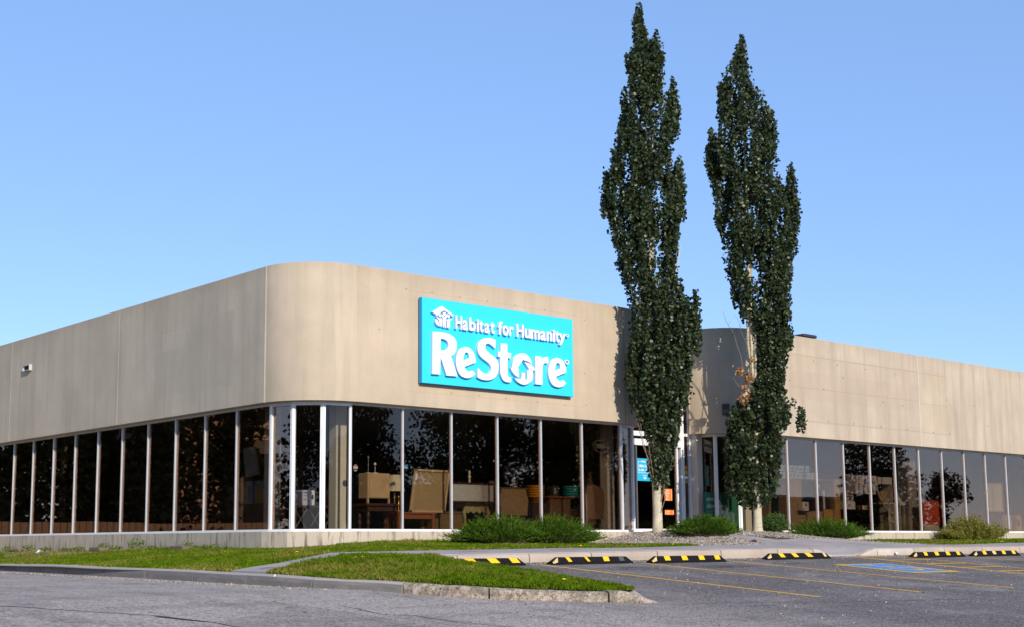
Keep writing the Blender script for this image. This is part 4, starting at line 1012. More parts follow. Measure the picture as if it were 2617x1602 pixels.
lamp(2.62, .98, 1.58, .40, .02, .03, 'taller thin metal lamp stem at the left end of the pale cupboard', m_greyp, m_greyp, .006)
lamp(5.79, .95, 1.41, .34, .05, .0, 'candlestick lamp without shade on the grey framed panel', m_cream, m_cream, .035)
lamp(6.80, 1.25, .86, .66, .12, .14, 'small lamp with dark shade behind the grey framed panel', m_alu_dark, m_alu_dark)
lamp(7.36, .95, 1.36, .3, .03, .0, 'thin white lamp stem on the brown dresser', m_white, m_white, .012)
b = prop('candlestick', 'tall brass candlestick beside the red brown table', 'candlestick', (3.34, .72, .67))
MB().tube([(3.34, .72, .67), (3.34, .72, .69), (3.34, .72, .72), (3.34, .72, .8), (3.34, .72, .84), (3.34, .72, .88), (3.34, .72, .98), (3.34, .72, 1.02), (3.34, .72, 1.06)], [.045, .045, .015, .012, .03, .012, .012, .028, .02], 10).build('candlestick_body', m_brass, b, True)
# pane 2
t = prop('table', 'red brown table with the tilted brown board on it', 'table', (3.9, .9, FLZ))
boxobj('tabletop', 3.22, 4.46, .62, 1.2, .62, .66, m_rwood, t, .005); boxobj('apron', 3.30, 4.40, .66, 1.1, .50, .62, m_rwood, t)
for x in (3.28, 4.32):
    for y in (.64, 1.06): boxobj('leg', x, x + .09, y, y + .09, FLZ, .62, m_rwood, t, .004)
bd = prop('picture_board', 'large brown board in a pale frame leaning on the red brown table', 'board', (4.3, .8, .66))
def slanted(name, P, y0, y1, m, parent):
    V = [(x, y0, z) for x, z in P] + [(x, y1, z) for x, z in P]; n = len(P)
    return mesh(name, V, [tuple(range(n)), tuple(range(2 * n - 1, n - 1, -1))] + [((i + 1) % n, i, n + i, n + (i + 1) % n) for i in range(n)], m, parent)
slanted('board_face', [(3.72, .70), (4.72, .70), (4.88, 1.66), (3.88, 1.68)], .74, .76, m_kraft, bd)
for P in ([(3.66, .66), (4.78, .66), (4.78, .71), (3.67, .71)], [(3.66, .66), (3.73, .66), (3.90, 1.70), (3.83, 1.70)], [(4.72, .66), (4.78, .66), (4.95, 1.70), (4.88, 1.70)], [(3.83, 1.66), (4.94, 1.66), (4.95, 1.71), (3.84, 1.71)]):
    slanted('frame_strip', P, .70, .739, m_pine, bd)
tag(slanted('paper_label', [(3.82, 1.45), (3.88, 1.45), (3.91, 1.60), (3.84, 1.60)], .690, .696, m_white, None), 'small white paper label on the frame of the leaning brown board', 'label')
cb = prop('cabinet', 'low brown panelled cabinet between the second and third window bars', 'cabinet', (5.1, 1.1, FLZ))
boxobj('body', 4.62, 5.72, 1.0, 1.4, FLZ, .66, m_bwood, cb, .006); boxobj('top_board', 4.58, 5.76, .97, 1.42, .66, .70, m_bwood, cb)
for x in (4.7, 5.24): boxobj('door_panel', x, x + .44, .985, .999, .26, .60, m_bwood, cb, .004)
# pane 3
gp = prop('framed_panel', 'wide light grey framed panel lying along the third wide window', 'panel', (5.75, .75, .94))
boxobj('panel_face', 5.04, 6.42, .74, .76, .96, 1.38, m_greyp, gp)
for a in ((5.0, 6.46, .72, .77, 1.38, 1.42), (5.0, 6.46, .72, .77, .93, .96), (6.42, 6.46, .72, .77, .96, 1.38), (5.0, 5.04, .72, .77, .96, 1.38)): boxobj('frame_strip', *a, m_dwood, gp)
ot = prop('side_table', 'carved olive side table with scalloped apron and curved legs', 'table', (6.0, 1.1, FLZ))
boxobj('tabletop', 5.55, 6.46, .88, 1.4, .90, .94, m_olive, ot, .008); boxobj('drawer_front', 5.62, 6.40, .93, 1.35, .80, .90, m_olive, ot)
sc_p = [(5.62, .80), (6.40, .80)] + [(6.40 - .78 * i / 16, .72 - .06 * abs(math.sin(i * math.pi / 4))) for i in range(17)]
slanted('apron', [(x, z) for x, z in sc_p][::-1], .93, .96, m_olive, ot)
for x, s_ in ((5.65, -1), (6.37, 1)):
    for y in (.95, 1.32): MB().tube([(x, y, .8), (x + s_ * .05, y, .68), (x + s_ * .02, y, .5), (x - s_ * .02, y, .32), (x + s_ * .04, y, FLZ + .02)], [.05, .055, .035, .025, .035], 8).build('leg', m_olive, ot, True)
# pane 4
dr = prop('dresser', 'brown wooden dresser turned with its back to the fourth wide window', 'dresser', (7.2, 1.0, FLZ))
slanted('back_panel', [(6.76, .62), (7.66, .62), (7.70, 1.0), (7.62, 1.30), (6.76, 1.30), (6.70, 1.0)], .80, .84, m_kraft, dr); boxobj('top_board', 6.68, 7.72, .80, 1.3, 1.30, 1.34, m_bwood, dr, .006)
boxobj('body', 6.8, 7.62, .85, 1.28, FLZ, 1.299, m_bwood, dr)
def pot_stack(x, y, z0, r, n, m, label):
    o = prop('pot_stack', label, 'flower pots', (x, y, z0))
    for i in range(n):
        z = z0 + i * .07; MB().tube([(x, y, z), (x, y, z + .15), (x, y, z + .15), (x, y, z + .19)], [r * .78, r * .95, r * 1.04, r * 1.06], 18).build('pot', m, o, True)
    boxobj('stack_table', x - r - .1, x + r + .1, y - r, y + r, FLZ, z0 - .002, m_dwood, o)
pot_stack(8.82, 1.7, .99, .23, 5, plain('amber_plastic', (.75, .36, .02), .5), 'stack of amber yellow plastic pots behind the fourth bar')
pot_stack(10.46, 2.0, 1.02, .22, 5, plain('teal_plastic', (.03, .33, .36), .5), 'stack of teal plastic pots behind the brown stand')
st_ = prop('wooden_stand', 'brown wooden stand with an overhanging top in the fifth wide window', 'stand', (9.4, 1.5, FLZ))
boxobj('body', 9.02, 9.8, 1.34, 1.9, FLZ, 1.12, m_bwood, st_, .008); boxobj('top_board', 8.90, 9.92, 1.28, 1.95, 1.12, 1.17, m_rwood, st_, .006)
gb = prop('product_box', 'dark green product box standing on the brown wooden stand', 'box', (9.32, 1.5, 1.17))
boxobj('carton', 9.21, 9.43, 1.42, 1.56, 1.172, 1.46, plain('green_black', (.05, .065, .05), .5), gb)
for z in (1.25, 1.30, 1.36): boxobj('print_strip', 9.25, 9.33, 1.414, 1.418, z, z + .02, m_white, gb)
# pane 6
ac = prop('armchair', 'high backed brown armchair by the last window before the entrance', 'armchair', (10.35, 1.2, FLZ))
slanted('backrest', [(9.98, .55), (10.66, .55), (10.74, 1.2), (10.62, 1.40), (10.3, 1.50), (10.02, 1.42), (9.92, 1.1)], .92, 1.12, plain('brown_upholstery', (.15, .09, .05), .9), ac)
boxobj('seat', 9.98, 10.66, 1.12, 1.75, .42, .62, plain('brown_seat', (.13, .08, .045), .9), ac, .04)
for x in (10.0, 10.58): boxobj('armrest', x, x + .09, 1.12, 1.65, .62, .82, m_bwood, ac, .02)
for x in (10.02, 10.58):
    for y in (.98, 1.66): boxobj('leg', x, x + .06, y, y + .06, FLZ, .42, m_bwood, ac)
on = prop('neon_sign', 'unlit oval OPEN neon sign hanging inside the glass', 'sign', (10.1, .45, 2.52))
m_neon = plain('clear_neon_tube', (.42, .42, .44), .3)
ocx_, ocz_ = 10.12, 2.52
MB().tube([(ocx_ + .29 * math.cos(t * math.pi / 18), .45, ocz_ + .17 * math.sin(t * math.pi / 18)) for t in range(37)], .006, 6).build('tube_ring', m_neon, on)
for ch, x0 in zip('OPEN', (9.93, 10.03, 10.13, 10.22)): letter(ch, x0, x0 + .075, 2.46, 2.58, 0.0, .455, .445, m_neon, m_neon, on)
MB().tube([(9.98, .45, 2.66), (9.98, .45, 3.17)], .003, 4).tube([(10.26, .45, 2.66), (10.26, .45, 3.17)], .003, 4).build('hanging_wire', m_neon, on)
pg = prop('pegboard_unit', 'cream pegboard panel on a low orange base beside the armchair', 'display', (11.15, 1.4, .2))
boxobj('pegboard', 10.98, 11.3, 1.42, 1.44, .60, .93, m_cream, pg); boxobj('base', 10.98, 11.3, 1.4, 1.7, FLZ, .60, m_bwood, pg)
# corner panes
ct = prop('table', 'dark table with crossed metal legs in the rounded corner', 'table', (1.3, 1.5, FLZ))
boxobj('tabletop', .66, 1.98, 1.3, 2.0, .76, .80, m_dwood, ct)
for x in (.75, 1.15, 1.55): MB().tube([(x, 1.34, FLZ), (x + .4, 1.34, .76)], .015, 6).tube([(x + .4, 1.34, FLZ), (x, 1.34, .76)], .015, 6).build('leg', m_alu_dark, ct)
def carton(x0, x1, y0, y1, z0, z1, label, m=None, marks=(), side=None):
    o = prop('carton', label, 'carton', ((x0 + x1) / 2, (y0 + y1) / 2, z0))
    boxobj('carton_body', x0, x1, y0, y1, z0 + .002, z1, m or m_carton, o, .004)
    w_, h_ = x1 - x0, z1 - z0
    for (a, b_, c_, d_, mm_) in marks: boxobj('print_patch', x0 + a * w_, x0 + b_ * w_, y0 - .004, y0 - .001, z0 + c_ * h_, z0 + d_ * h_, mm_, o)
    return o
pr = m_print; nv = m_navy
carton(.98, 1.32, 1.32, 1.6, .80, 1.16, 'pale lavender lamp carton on the corner table', plain('lavender_carton', (.52, .54, .72), .7), [(.62, .98, .02, .98, m_white), (.08, .4, .80, .86, pr), (.08, .5, .62, .65, pr), (.08, .4, .4, .43, pr), (.08, .4, .34, .37, pr), (.72, .9, .4, .7, pr)])
carton(.68, .97, 1.34, 1.6, .80, 1.12, 'dark blue and red carton beside the lavender one', plain('dark_carton', (.05, .05, .10), .6), [(.1, .3, .5, .9, plain('red_print', (.4, .05, .05), .6)), (.3, .5, .6, .8, nv)])
carton(1.80, 1.94, 1.42, 1.56, .80, 1.18, 'stack of dark pink tins on the corner table', plain('pink_tin', (.25, .06, .09), .5), [(0.05, .95, .9, .96, m_white), (.05, .95, .62, .70, m_carton), (.05, .95, .30, .38, m_carton)])
# street side: lamp cartons and tilted white board
o = prop('lamp_carton', 'yellow and blue lamp carton behind the last street side pane', 'carton', (1.1, 3.5, .9))
boxobj('carton_body', 1.0, 1.3, 3.12, 4.12, .9, 1.45, plain('printed_carton', (.42, .43, .52), .7), o)
boxobj('print_patch', .994, .998, 3.13, 3.42, .91, 1.28, plain('yellow_print', (.45, .34, .03), .7), o); boxobj('print_patch', .994, .998, 3.45, 3.58, .91, 1.44, nv, o); boxobj('print_patch', .994, .998, 3.95, 4.11, .91, 1.44, plain('olive_print', (.3, .27, .05), .7), o)
boxobj('print_patch', .992, .995, 3.70, 3.72, .98, 1.2, m_crack, o); boxobj('print_patch', .992, .995, 3.64, 3.80, 1.2, 1.34, plain('shade_print', (.35, .3, .25), .7), o)
boxobj('carton_shelf', .98, 1.6, 3.0, 4.4, FLZ, .898, m_dwood, o)
o = mesh('white_board', [(1.0, 4.05, 2.28), (1.0, 3.50, 2.30), (1.0, 3.30, 1.60), (1.0, 3.92, 1.55), (1.03, 4.05, 2.28), (1.03, 3.50, 2.30), (1.03, 3.30, 1.60), (1.03, 3.92, 1.55)],
         [(0, 3, 2, 1), (4, 5, 6, 7), (0, 1, 5, 4), (1, 2, 6, 5), (2, 3, 7, 6), (3, 0, 4, 7)], m_greyp); tag(o, 'tilted pale board behind the last street side pane', 'board')
# second wing
cans = prop('shelf', 'tall wooden shelving unit carrying rows of blue and white tins', 'shelf', (20, 1.1, FLZ))
boxobj('side_board', 19.1, 19.74, .80, 1.25, FLZ, 1.88, m_kraft, cans, .006); boxobj('shelf_board', 17.9, 20.9, .78, 1.3, 1.88, 1.92, m_kraft, cans); boxobj('base_board', 19.74, 20.85, .80, 1.2, FLZ, .88, m_kraft, cans, .006)
boxobj('side_board', 18.0, 18.1, .80, 1.25, FLZ, 1.88, m_kraft, cans)
m_tin = plain('tin_white_blue', (.62, .72, .82), .5); n_tin = 0
tin_me = None
for row, (x0, x1, z0) in enumerate(((18.42, 20.62, 1.922), (18.55, 20.40, 2.137))):
    k = int((x1 - x0) / .215)
    for i in range(k):
        if row == 0 and i == 8 and False: continue
        x = x0 + .107 + i * .215
        pos = ['second tin from the left end', 'left end tin'][i == 0] if i < 2 else ''
        lab = '%s white and blue tin from the left in the %s row on the shelving unit' % (('first', 'second', 'third', 'fourth', 'fifth', 'sixth', 'seventh', 'eighth', 'ninth', 'tenth')[i], ('lower', 'upper')[row])
        t_ = thing('paint_tin', lab, 'tin', (x, .9, z0), 'white and blue tins in the %s row' % ('lower', 'upper')[row])
        if tin_me is None:
            a1 = MB().tube([(0, 0, 0), (0, 0, .185)], .100, 14).build('tin_body', m_tin, t_); a2 = MB().tube([(0, 0, .186), (0, 0, .21)], .103, 14).build('tin_lid', m_navy, t_)
            a3 = boxobj('tin_label', -.06, .06, -.104, -.0985, .03, .15, plain('tin_label_blue', (.16, .42, .55), .6), t_)
            for q in (a1, a2, a3): q.matrix_parent_inverse = Matrix.Identity(4)
            tin_me = (a1, a2, a3)
        else:
            for q in tin_me:
                w_ = q.copy(); C.objects.link(w_); w_.parent = t_
wb = carton(19.5, 19.84, .62, .78, .88, 1.16, 'white carton with a dark lamp drawing in front of the black shelf', None, [(.4, .75, .55, .85, pr), (.1, .3, .1, .2, pr)])
boxobj('carton_shelf', 19.45, 19.9, .6, .79, .84, .88, m_dwood, wb)
sb = prop('bookcase', 'dark bookcase with a mustard side board left of the white desk', 'bookcase', (21.4, 1.0, FLZ))
boxobj('side_board', 21.55, 21.86, .80, 1.2, FLZ, 1.95, plain('mustard_board', (.42, .26, .06), .6), sb, .006); boxobj('front_board', 20.9, 21.55, .80, .84, FLZ, .95, plain('mustard_board', (.46, .29, .07), .6), sb, .006)
boxobj('side_board', 20.86, 20.9, .80, 1.2, FLZ, 1.9, m_dwood, sb); boxobj('top_board', 20.86, 21.55, .8, 1.2, 1.88, 1.92, m_bwood, sb)
boxobj('white_panel', 20.92, 21.08, .86, .9, .96, 1.56, m_carton, sb)
ds = prop('shelf', 'black metal shelf stacked with white cartons', 'shelf', (23, 1.0, FLZ))
for z in (.93, 1.46): boxobj('shelf_board', 22.1, 24.1, .78, 1.3, z, z + .03, m_black, ds)
for x in (22.1, 23.1, 24.06): boxobj('upright', x, x + .04, .8, .84, FLZ, 1.46, m_black, ds)
boxobj('base_board', 22.1, 24.1, .85, 1.3, FLZ, .5, m_black, ds)
mkz = [(.04, .3, .8, .85, pr), (.04, .22, .62, .66, pr), (.04, .22, .5, .54, pr), (.36, .46, 0.02, .98, nv), (.54, .95, .15, .42, plain('bed_drawing', (.3, .24, .2), .7)), (.56, .9, .5, .8, plain('grey_print', (.45, .45, .5), .7))]
carton(22.87, 24.05, .8, 1.2, 1.80, 2.12, 'upper of the two long white furniture cartons', None, mkz)
carton(22.78, 23.98, .8, 1.2, 1.495, 1.79, 'lower of the two long white furniture cartons', None, mkz)
carton(22.14, 22.62, .80, 1.1, 1.24, 1.455, 'white carton with a woven basket drawing', None, [(.2, .9, .1, .9, plain('basket_print', (.25, .22, .2), .8)), (.35, .75, .3, .7, m_carton)])
carton(22.10, 22.72, .80, 1.1, .965, 1.23, 'flat white carton under the basket carton', None, [(.3, .6, .6, .66, pr), (.3, .6, .48, .54, pr), (.3, .55, .36, .42, pr), (.05, .9, .28, .3, pr)])
carton(23.2, 23.6, .9, 1.1, .965, 1.12, 'small brown and white carton on the black shelf', m_kraft, [(.1, .5, .1, .9, m_carton)])
dk = prop('desk_unit', 'white desk and shelf unit with a sweeping curved side', 'desk', (25.0, 1.1, FLZ))
m_wd = plain('white_laminate', (.62, .62, .58), .5, var=.05)
side = [(24.20, 2.1), (24.28, 1.7), (24.42, 1.4), (24.70, 1.1), (24.95, .98), (24.95, FLZ), (24.90, FLZ), (24.90, .96), (24.62, 1.12), (24.36, 1.42), (24.22, 1.7), (24.14, 2.1)]
slanted('curved_side', side, .9, .93, m_wd, dk)
boxobj('top_box', 24.30, 25.18, .9, 1.3, 1.86, 2.10, m_wd, dk, .006)
for z in (1.18, .86, .55): boxobj('shelf_board', 24.97, 25.62, .9, 1.3, z, z + .03, m_wd, dk)
for x in (24.97, 25.27, 25.60): boxobj('upright', x, x + .03, .9, 1.3, FLZ, 1.18, m_wd, dk)
boxobj('upright', 25.15, 25.18, .9, 1.3, 1.21, 1.86, m_wd, dk); boxobj('back_board', 24.98, 25.6, 1.27, 1.295, FLZ + .02, .85, m_wd, dk)
slanted('curved_side', [(25.62, 1.75), (25.72, 1.5), (25.95, 1.28), (26.1, 1.2), (26.1, 1.15), (25.62, 1.15)], 1.0, 1.03, m_wd, dk)
boxobj('leg', 26.04, 26.10, 1.0, 1.05, FLZ, 1.15, m_wd, dk)
carton(24.62, 25.0, 1.0, 1.2, 1.22, 1.62, 'brown carton on the white desk unit', m_kraft)
boxobj('carton_shelf', 24.5, 25.14, .98, 1.3, 1.185, 1.218, m_wd, dk)
po = prop('poster', 'red poster reading volunteer donate shop inside the glass', 'poster', (26.8, .42, .4))
m_red = plain('poster_red', (.62, .085, .025), .6, var=.04)
boxobj('poster_sheet', 26.24, 27.34, .42, .43, .47, 1.31, m_red, po); boxobj('poster_foot', 26.28, 27.25, .40, .5, .26, .465, m_greyp, po)
def text_row(txt, x0, z0, h, y, m, parent, w=None, name='letter', bold=.015, t=.004):
    me = text_mesh(txt, bold); V = [v.co[:2] for v in me.vertices]; Fc = [tuple(p.vertices) for p in me.polygons]
    if me.polygons and me.polygons[0].normal.z < 0: Fc = [f[::-1] for f in Fc]
    xs_ = [v[0] for v in V]; ys_ = [v[1] for v in V]; ww = w or (max(xs_) - min(xs_)) * h
    o = solidify_flat(V, Fc, x0, x0 + ww, z0 + min(0, min(ys_)) * h, z0 + max(ys_) * h, y + t, y, name, m, m, parent); bpy.data.meshes.remove(me); return o
for i, s_ in enumerate(('volunteer.', 'donate.', 'shop.')): text_row(s_, 26.36, 1.13 - i * .14, .13, .412, m_white, po, name='lettering')
m_redd = plain('poster_red_dark', (.25, .03, .015), .6)
for i in range(6): boxobj('text_line', 26.36, 27.12 - .06 * (i % 2), .415, .419, .76 - i * .04, .772 - i * .04, m_redd, po)
gr = prop('poster', 'dark green poster reading every donation inside the glass by the entrance', 'poster', (15.9, .9, .4))
m_grn = plain('poster_green', (.015, .13, .07), .6, var=.05)
q = boxobj('poster_sheet', 0, 1.45, 0, .01, .40, 1.40, m_grn, gr); place(q, (15.30, 1.15), -.24)
for s_, z in (('every', 1.14), ('donation', .93)):
    q = text_row(s_, .08, z, .20, -.006, plain('poster_grey', (.42, .5, .46), .6), gr, name='lettering'); place(q, (15.30, 1.15), -.24)
for s_, z in (('homeownership builds', .80), ('sustainability and', .70), ('independence', .60)):
    q = text_row(s_, .08, z, .075, -.006, plain('poster_grey2', (.10, .24, .17), .6), gr, name='lettering'); place(q, (15.30, 1.15), -.24)
fb = prop('picture_board', 'beige board in a wooden frame on the wall near the right edge', 'board', (32.3, .95, 1.5))
boxobj('board_face', 31.74, 32.84, .93, .95, 1.04, 2.05, m_cream, fb)
for a in ((31.69, 32.88, .90, .96, 2.05, 2.10), (31.69, 32.88, .90, .96, 1.0, 1.04), (31.69, 31.74, .90, .96, 1.04, 2.05), (32.84, 32.88, .90, .96, 1.04, 2.05)): boxobj('frame_strip', *a, m_pine, fb)
boxobj('board_stand', 31.8, 32.8, .96, 1.0, FLZ, 1.0, m_dwood, fb)
wf = prop('floor_sign', 'yellow folding wet floor sign near the right edge', 'floor sign', (33.8, .85, FLZ))
my = plain('safety_yellow', (.55, .38, .01), .5)
slanted('front_leaf', [(33.52, FLZ), (34.10, FLZ), (34.0, .88), (33.64, .88)], .82, .84, my, wf); slanted('rear_leaf', [(33.52, FLZ), (34.10, FLZ), (34.0, .87), (33.64, .87)], .98, 1.0, my, wf); boxobj('symbol', 33.72, 33.9, .812, .818, .45, .7, m_crack, wf)
simple('white_box', 'white plastic box on the floor left of the yellow floor sign', 'box', 32.82, 33.2, .8, 1.1, FLZ, .88, m_carton)
# stickers on the outside of the glass
def octo(x, z, label, r=.065):
    o = prop('sticker', label, 'sticker', (x, .29, z)); y = .2925
    mesh('sticker_base', [(x + r * math.cos(math.pi / 8 + i * math.pi / 4), y, z + r * 1.25 * math.sin(math.pi / 8 + i * math.pi / 4)) for i in range(8)] + [(x + r * math.cos(math.pi / 8 + i * math.pi / 4), y + .0015, z + r * 1.25 * math.sin(math.pi / 8 + i * math.pi / 4)) for i in range(8)],
         [tuple(range(8)), tuple(range(15, 7, -1))] + [((i + 1) % 8, i, 8 + i, 8 + (i + 1) % 8) for i in range(8)], m_white, o)
    boxobj('red_band', x - r * .5, x + r * .5, y - .002, y - .0005, z + r * .45, z + r * .95, plain('sticker_red', (.6, .05, .03), .5), o)
    boxobj('dark_band', x - r * .8, x + r * .8, y - .002, y - .0005, z - r * .75, z - r * .25, plain('sticker_dark', (.05, .05, .07), .5), o)
octo(1.75, 1.65, 'octagonal alarm sticker on the first wide pane of the left wing'); octo(19.95, 1.65, 'octagonal alarm sticker below the blue tins'); octo(25.36, 1.49, 'octagonal alarm sticker in front of the grey column')
for x, z, lab in ((3.22, 1.73, 'small blue sticker beside the second wide window bar'), (30.37, 1.66, 'small blue sticker near the framed beige board')):
    o = prop('sticker', lab, 'sticker', (x, .29, z)); boxobj('sticker_base', x - .07, x + .07, .290, .293, z - .05, z + .05, plain('sticker_blue', (.10, .38, .66), .5), o); boxobj('white_mark', x - .05, x + .04, .2875, .2895, z - .03, z - .005, m_white, o)
# door posters
DY = EY + .035
ps = prop('poster', 'bright blue opening hours poster on the entrance door', 'poster', (13.15, DY, 2.0))
boxobj('poster_sheet', 12.86, 13.52, DY, DY + .006, 1.70, 2.36, plain('poster_blue', (.02, .40, .62), .5, var=.03), ps)
text_row('ReStore', 13.06, 2.24, .09, DY - .004, m_white, ps, .26, 'lettering'); text_row('OPEN DAILY', 12.94, 2.10, .10, DY - .004, m_white, ps, .50, 'lettering', .03); text_row('9 AM - 6 PM', 12.94, 1.98, .10, DY - .004, m_white, ps, .50, 'lettering', .03)
for a in ((12.90, 13.05, 2.26, 2.27), (13.35, 13.48, 2.26, 2.27), (12.90, 12.91, 1.94, 2.26), (13.47, 13.48, 1.94, 2.26), (12.90, 13.48, 1.93, 1.94), (13.08, 13.3, 1.86, 1.868), (13.12, 13.26, 1.83, 1.838), (13.14, 13.24, 1.76, 1.80)): boxobj('border_line', a[0], a[1], DY - .004, DY - .0005, a[2], a[3], m_white, ps)
m_or = plain('notice_orange', (.85, .20, .015), .5, var=.03)
for z0, z1, x1, lab, rows in ((1.14, 1.49, 14.39, 'upper orange notice on the entrance door right of the tree trunk', 6), (.72, .86, 14.45, 'lower orange notice on the entrance door above the juniper', 1)):
    o = prop('notice', lab, 'notice', (14.2, DY, z0)); boxobj('notice_sheet', 14.05, x1, DY, DY + .005, z0, z1, m_or, o)
    text_row('ReStore', 14.14, z1 - .055, .045, DY - .003, m_white, o, .13, 'lettering')
    for i in range(rows): text_row(('this is a', 'puff free', 'zone', 'thank', 'you')[i % 5], 14.12, z1 - .105 - i * .048, .045, DY - .003, m_white, o, None, 'lettering')
    for a in ((14.07, 14.08, z0 + .02, z1 - .03), (x1 - .03, x1 - .02, z0 + .02, z1 - .03)): boxobj('border_line', a[0], a[1], DY - .003, DY - .0005, a[2], a[3], m_white, o)
o = prop('sticker', 'column of small yellow and white stickers on the narrow side light of the entrance', 'sticker', (15.05, DY, 1.9))
for z, h_, mm_ in ((2.1, .10, m_or), (1.94, .13, my), (1.80, .10, m_white), (1.68, .09, m_kraft)): boxobj('label_patch', 15.0, 15.12, DY, DY + .004, z, z + h_, mm_, o)

# ------------------------------------------------------------------ poplars
R2 = Vector((R_.x, R_.y, 0)).normalized(); F2 = Vector((F_.x, F_.y, 0)).normalized()
def leaves_mesh(name, P, size, m, parent, up=0.2, droop=0.5, corners=5):
    """P (n,3) leaf centres, size (n,) -> rounded pointed leaves with random tilt"""
    n = len(P); nrm = rng.normal(size=(n, 3)); nrm[:, 2] = np.abs(nrm[:, 2]) * 0.6 + up
    nrm /= np.linalg.norm(nrm, axis=1)[:, None]
    a = rng.normal(size=(n, 3)); a[:, 2] -= droop
    a -= (a * nrm).sum(1)[:, None] * nrm; a /= np.linalg.norm(a, axis=1)[:, None]; b = np.cross(nrm, a)
    if corners == 5: prof = [(-.5, .0), (-.22, .42), (.18, .44), (.55, .0), (.18, -.44), (-.22, -.42)]
    else: prof = [(-.5, 0), (0, .4), (.5, 0), (0, -.4)]
    k = len(prof); V = np.empty((n, k, 3))
    for i, (u, v) in enumerate(prof):
        cup = 0.12 * abs(v)
        V[:, i] = P + (a * u + b * v + nrm * cup) * size[:, None]
    return fast_mesh(name, V.reshape(-1, 3), np.arange(n * k).reshape(n, k), m, parent)
def poplar(base, L, Rr, plumes, holes, label, n_cl, voids=(), squash=.62, bare=None):
    B = Vector(base)
    root = thing('poplar_tree', label, 'tree', base)
    kz = lambda z: z * (1 + .018 * min(1, z / 8)); ks = 1.03
    plumes = [(a * ks, kz(b) - .05, kz(c), d) for a, b, c, d in plumes]; L = [(a * ks, kz(b)) for a, b in L]; Rr = [(a * ks, kz(b)) for a, b in Rr]
    L = sorted([(z, s_) for s_, z in L]); Rr = sorted([(z, s_) for s_, z in Rr])
    lz, ls = np.array(L).T; rz, rs = np.array(Rr).T
    z0, z1 = max(lz[0], rz[0]), min(lz[-1], rz[-1])
    cl = []
    tries = 0
    while len(cl) < n_cl and tries < n_cl * 60:
        tries += 1
        z = random.uniform(z0, z1); a = float(np.interp(z, lz, ls)); b = float(np.interp(z, rz, rs))
        w = b - a
        if w < .08: 
            if random.random() > .3: continue
        s_ = random.uniform(-1.35, 1.6)
        if s_ < a + .09 or s_ > b - .09:
            if not (w < .3 and a < s_ < b): continue
        q = (s_ - (a + b) / 2) / (w / 2 + 1e-6)
        tm = squash * min(.95, w / 2 + .1) * math.sqrt(max(0, 1 - q * q)) + .05
        t = random.uniform(-tm, tm)
        if any(((s_ - hs) / hw) ** 2 + ((z - hz) / hh) ** 2 < 1 for hs, hz, hw, hh in holes): continue
        nz = mnoise.noise(Vector((s_ * 2.3, t * 2.3, z * 1.0)))
        if nz < -0.22 and abs(q) < .9 and z > 6.2: continue
        cl.append((s_, t, z, min(.4, w * .35)))
    for (ps_, zt, zb, pw) in plumes:
        for i in range(int(60 * (zt - zb) * max(.35, pw / .2) * .55)):
            f = random.random() ** .8; z = zt - (zt - zb) * f; ww = pw * (math.sin(min(1, f * 1.5 + .06) * math.pi / 2))
            cl.append((ps_ + random.uniform(-ww, ww) * .8, random.uniform(-ww, ww) * .8, z - .05, .10))
    P = []; nl_ = 24
    for (s_, t, z, w) in cl:
        lean = Vector((s_ * .08, t * .05)); hl = random.uniform(.18, .34); r = random.uniform(.05, .11)
        k = int(nl_ * random.uniform(.6, 1.25))
        zz = rng.uniform(-hl, hl, k); rad = r * np.sqrt(np.clip(1 - (zz / hl) ** 2, .1, 1)) * rng.uniform(.3, 1.25, k); an = rng.uniform(0, 2 * math.pi, k)
        ss = s_ + lean.x * zz + rad * np.cos(an); tt = t + lean.y * zz + rad * np.sin(an)
        P.append(np.c_[B.x + R2.x * ss + F2.x * tt, B.y + R2.y * ss + F2.y * tt, B.z + z + zz])
    P = np.concatenate(P)
    # keep leaves out of the facade
    inside = (P[:, 1] > -.03) & (P[:, 2] > 3.0) & (P[:, 2] < 6.4) & ((P[:, 0] < 10.6) | (P[:, 0] > 16.6))
    P = P[~inside]
    sel = rng.random(len(P)) < .012
    leaves_mesh('crown', P[~sel], rng.uniform(.066, .104, (~sel).sum()), m_leaf, root, .15, .6)
    leaves_mesh('yellow_leaves', P[sel], rng.uniform(.055, .085, sel.sum()), m_leaf_y, root, .15, .6)
    # trunk with stems reaching into the plumes
    W = lambda s_, t, z: (B.x + R2.x * s_ + F2.x * t, B.y + R2.y * s_ + F2.y * t, B.z + z)
    mb = MB()
    mb.tube([W(0, 0, -.25), W(0, 0, 0), W(.0, 0, .12), W(.005, 0, .5), W(.0, 0, 1.0), W(.0, .02, 1.6), W(.02, .03, 2.4), W(.0, .02, 3.6), W(-.02, .02, 5.2), W(-.02, 0, 7), W(0, 0, 9), W((ls[-1]) * .8, 0, z1 - .6)],
            [.18, .155, .135, .125, .122, .115, .10, .09, .08, .065, .045, .012], 12)
    tr = mb.build('trunk', m_bark, root, True)
    mb = MB()
    for (s1, za, s2, zb, r) in voids: mb.tube([W(0, 0, za - .9), W(s1 * .6, -.04, za - .3), W(s1, -.06, za), W((s1 + s2) / 2, -.08, (za + zb) / 2), W(s2, -.06, zb)], [r, r * .9, r * .8, r * .7, r * .4], 8)
    if voids: mb.build('limb', m_bark, root, True)
    return root, W
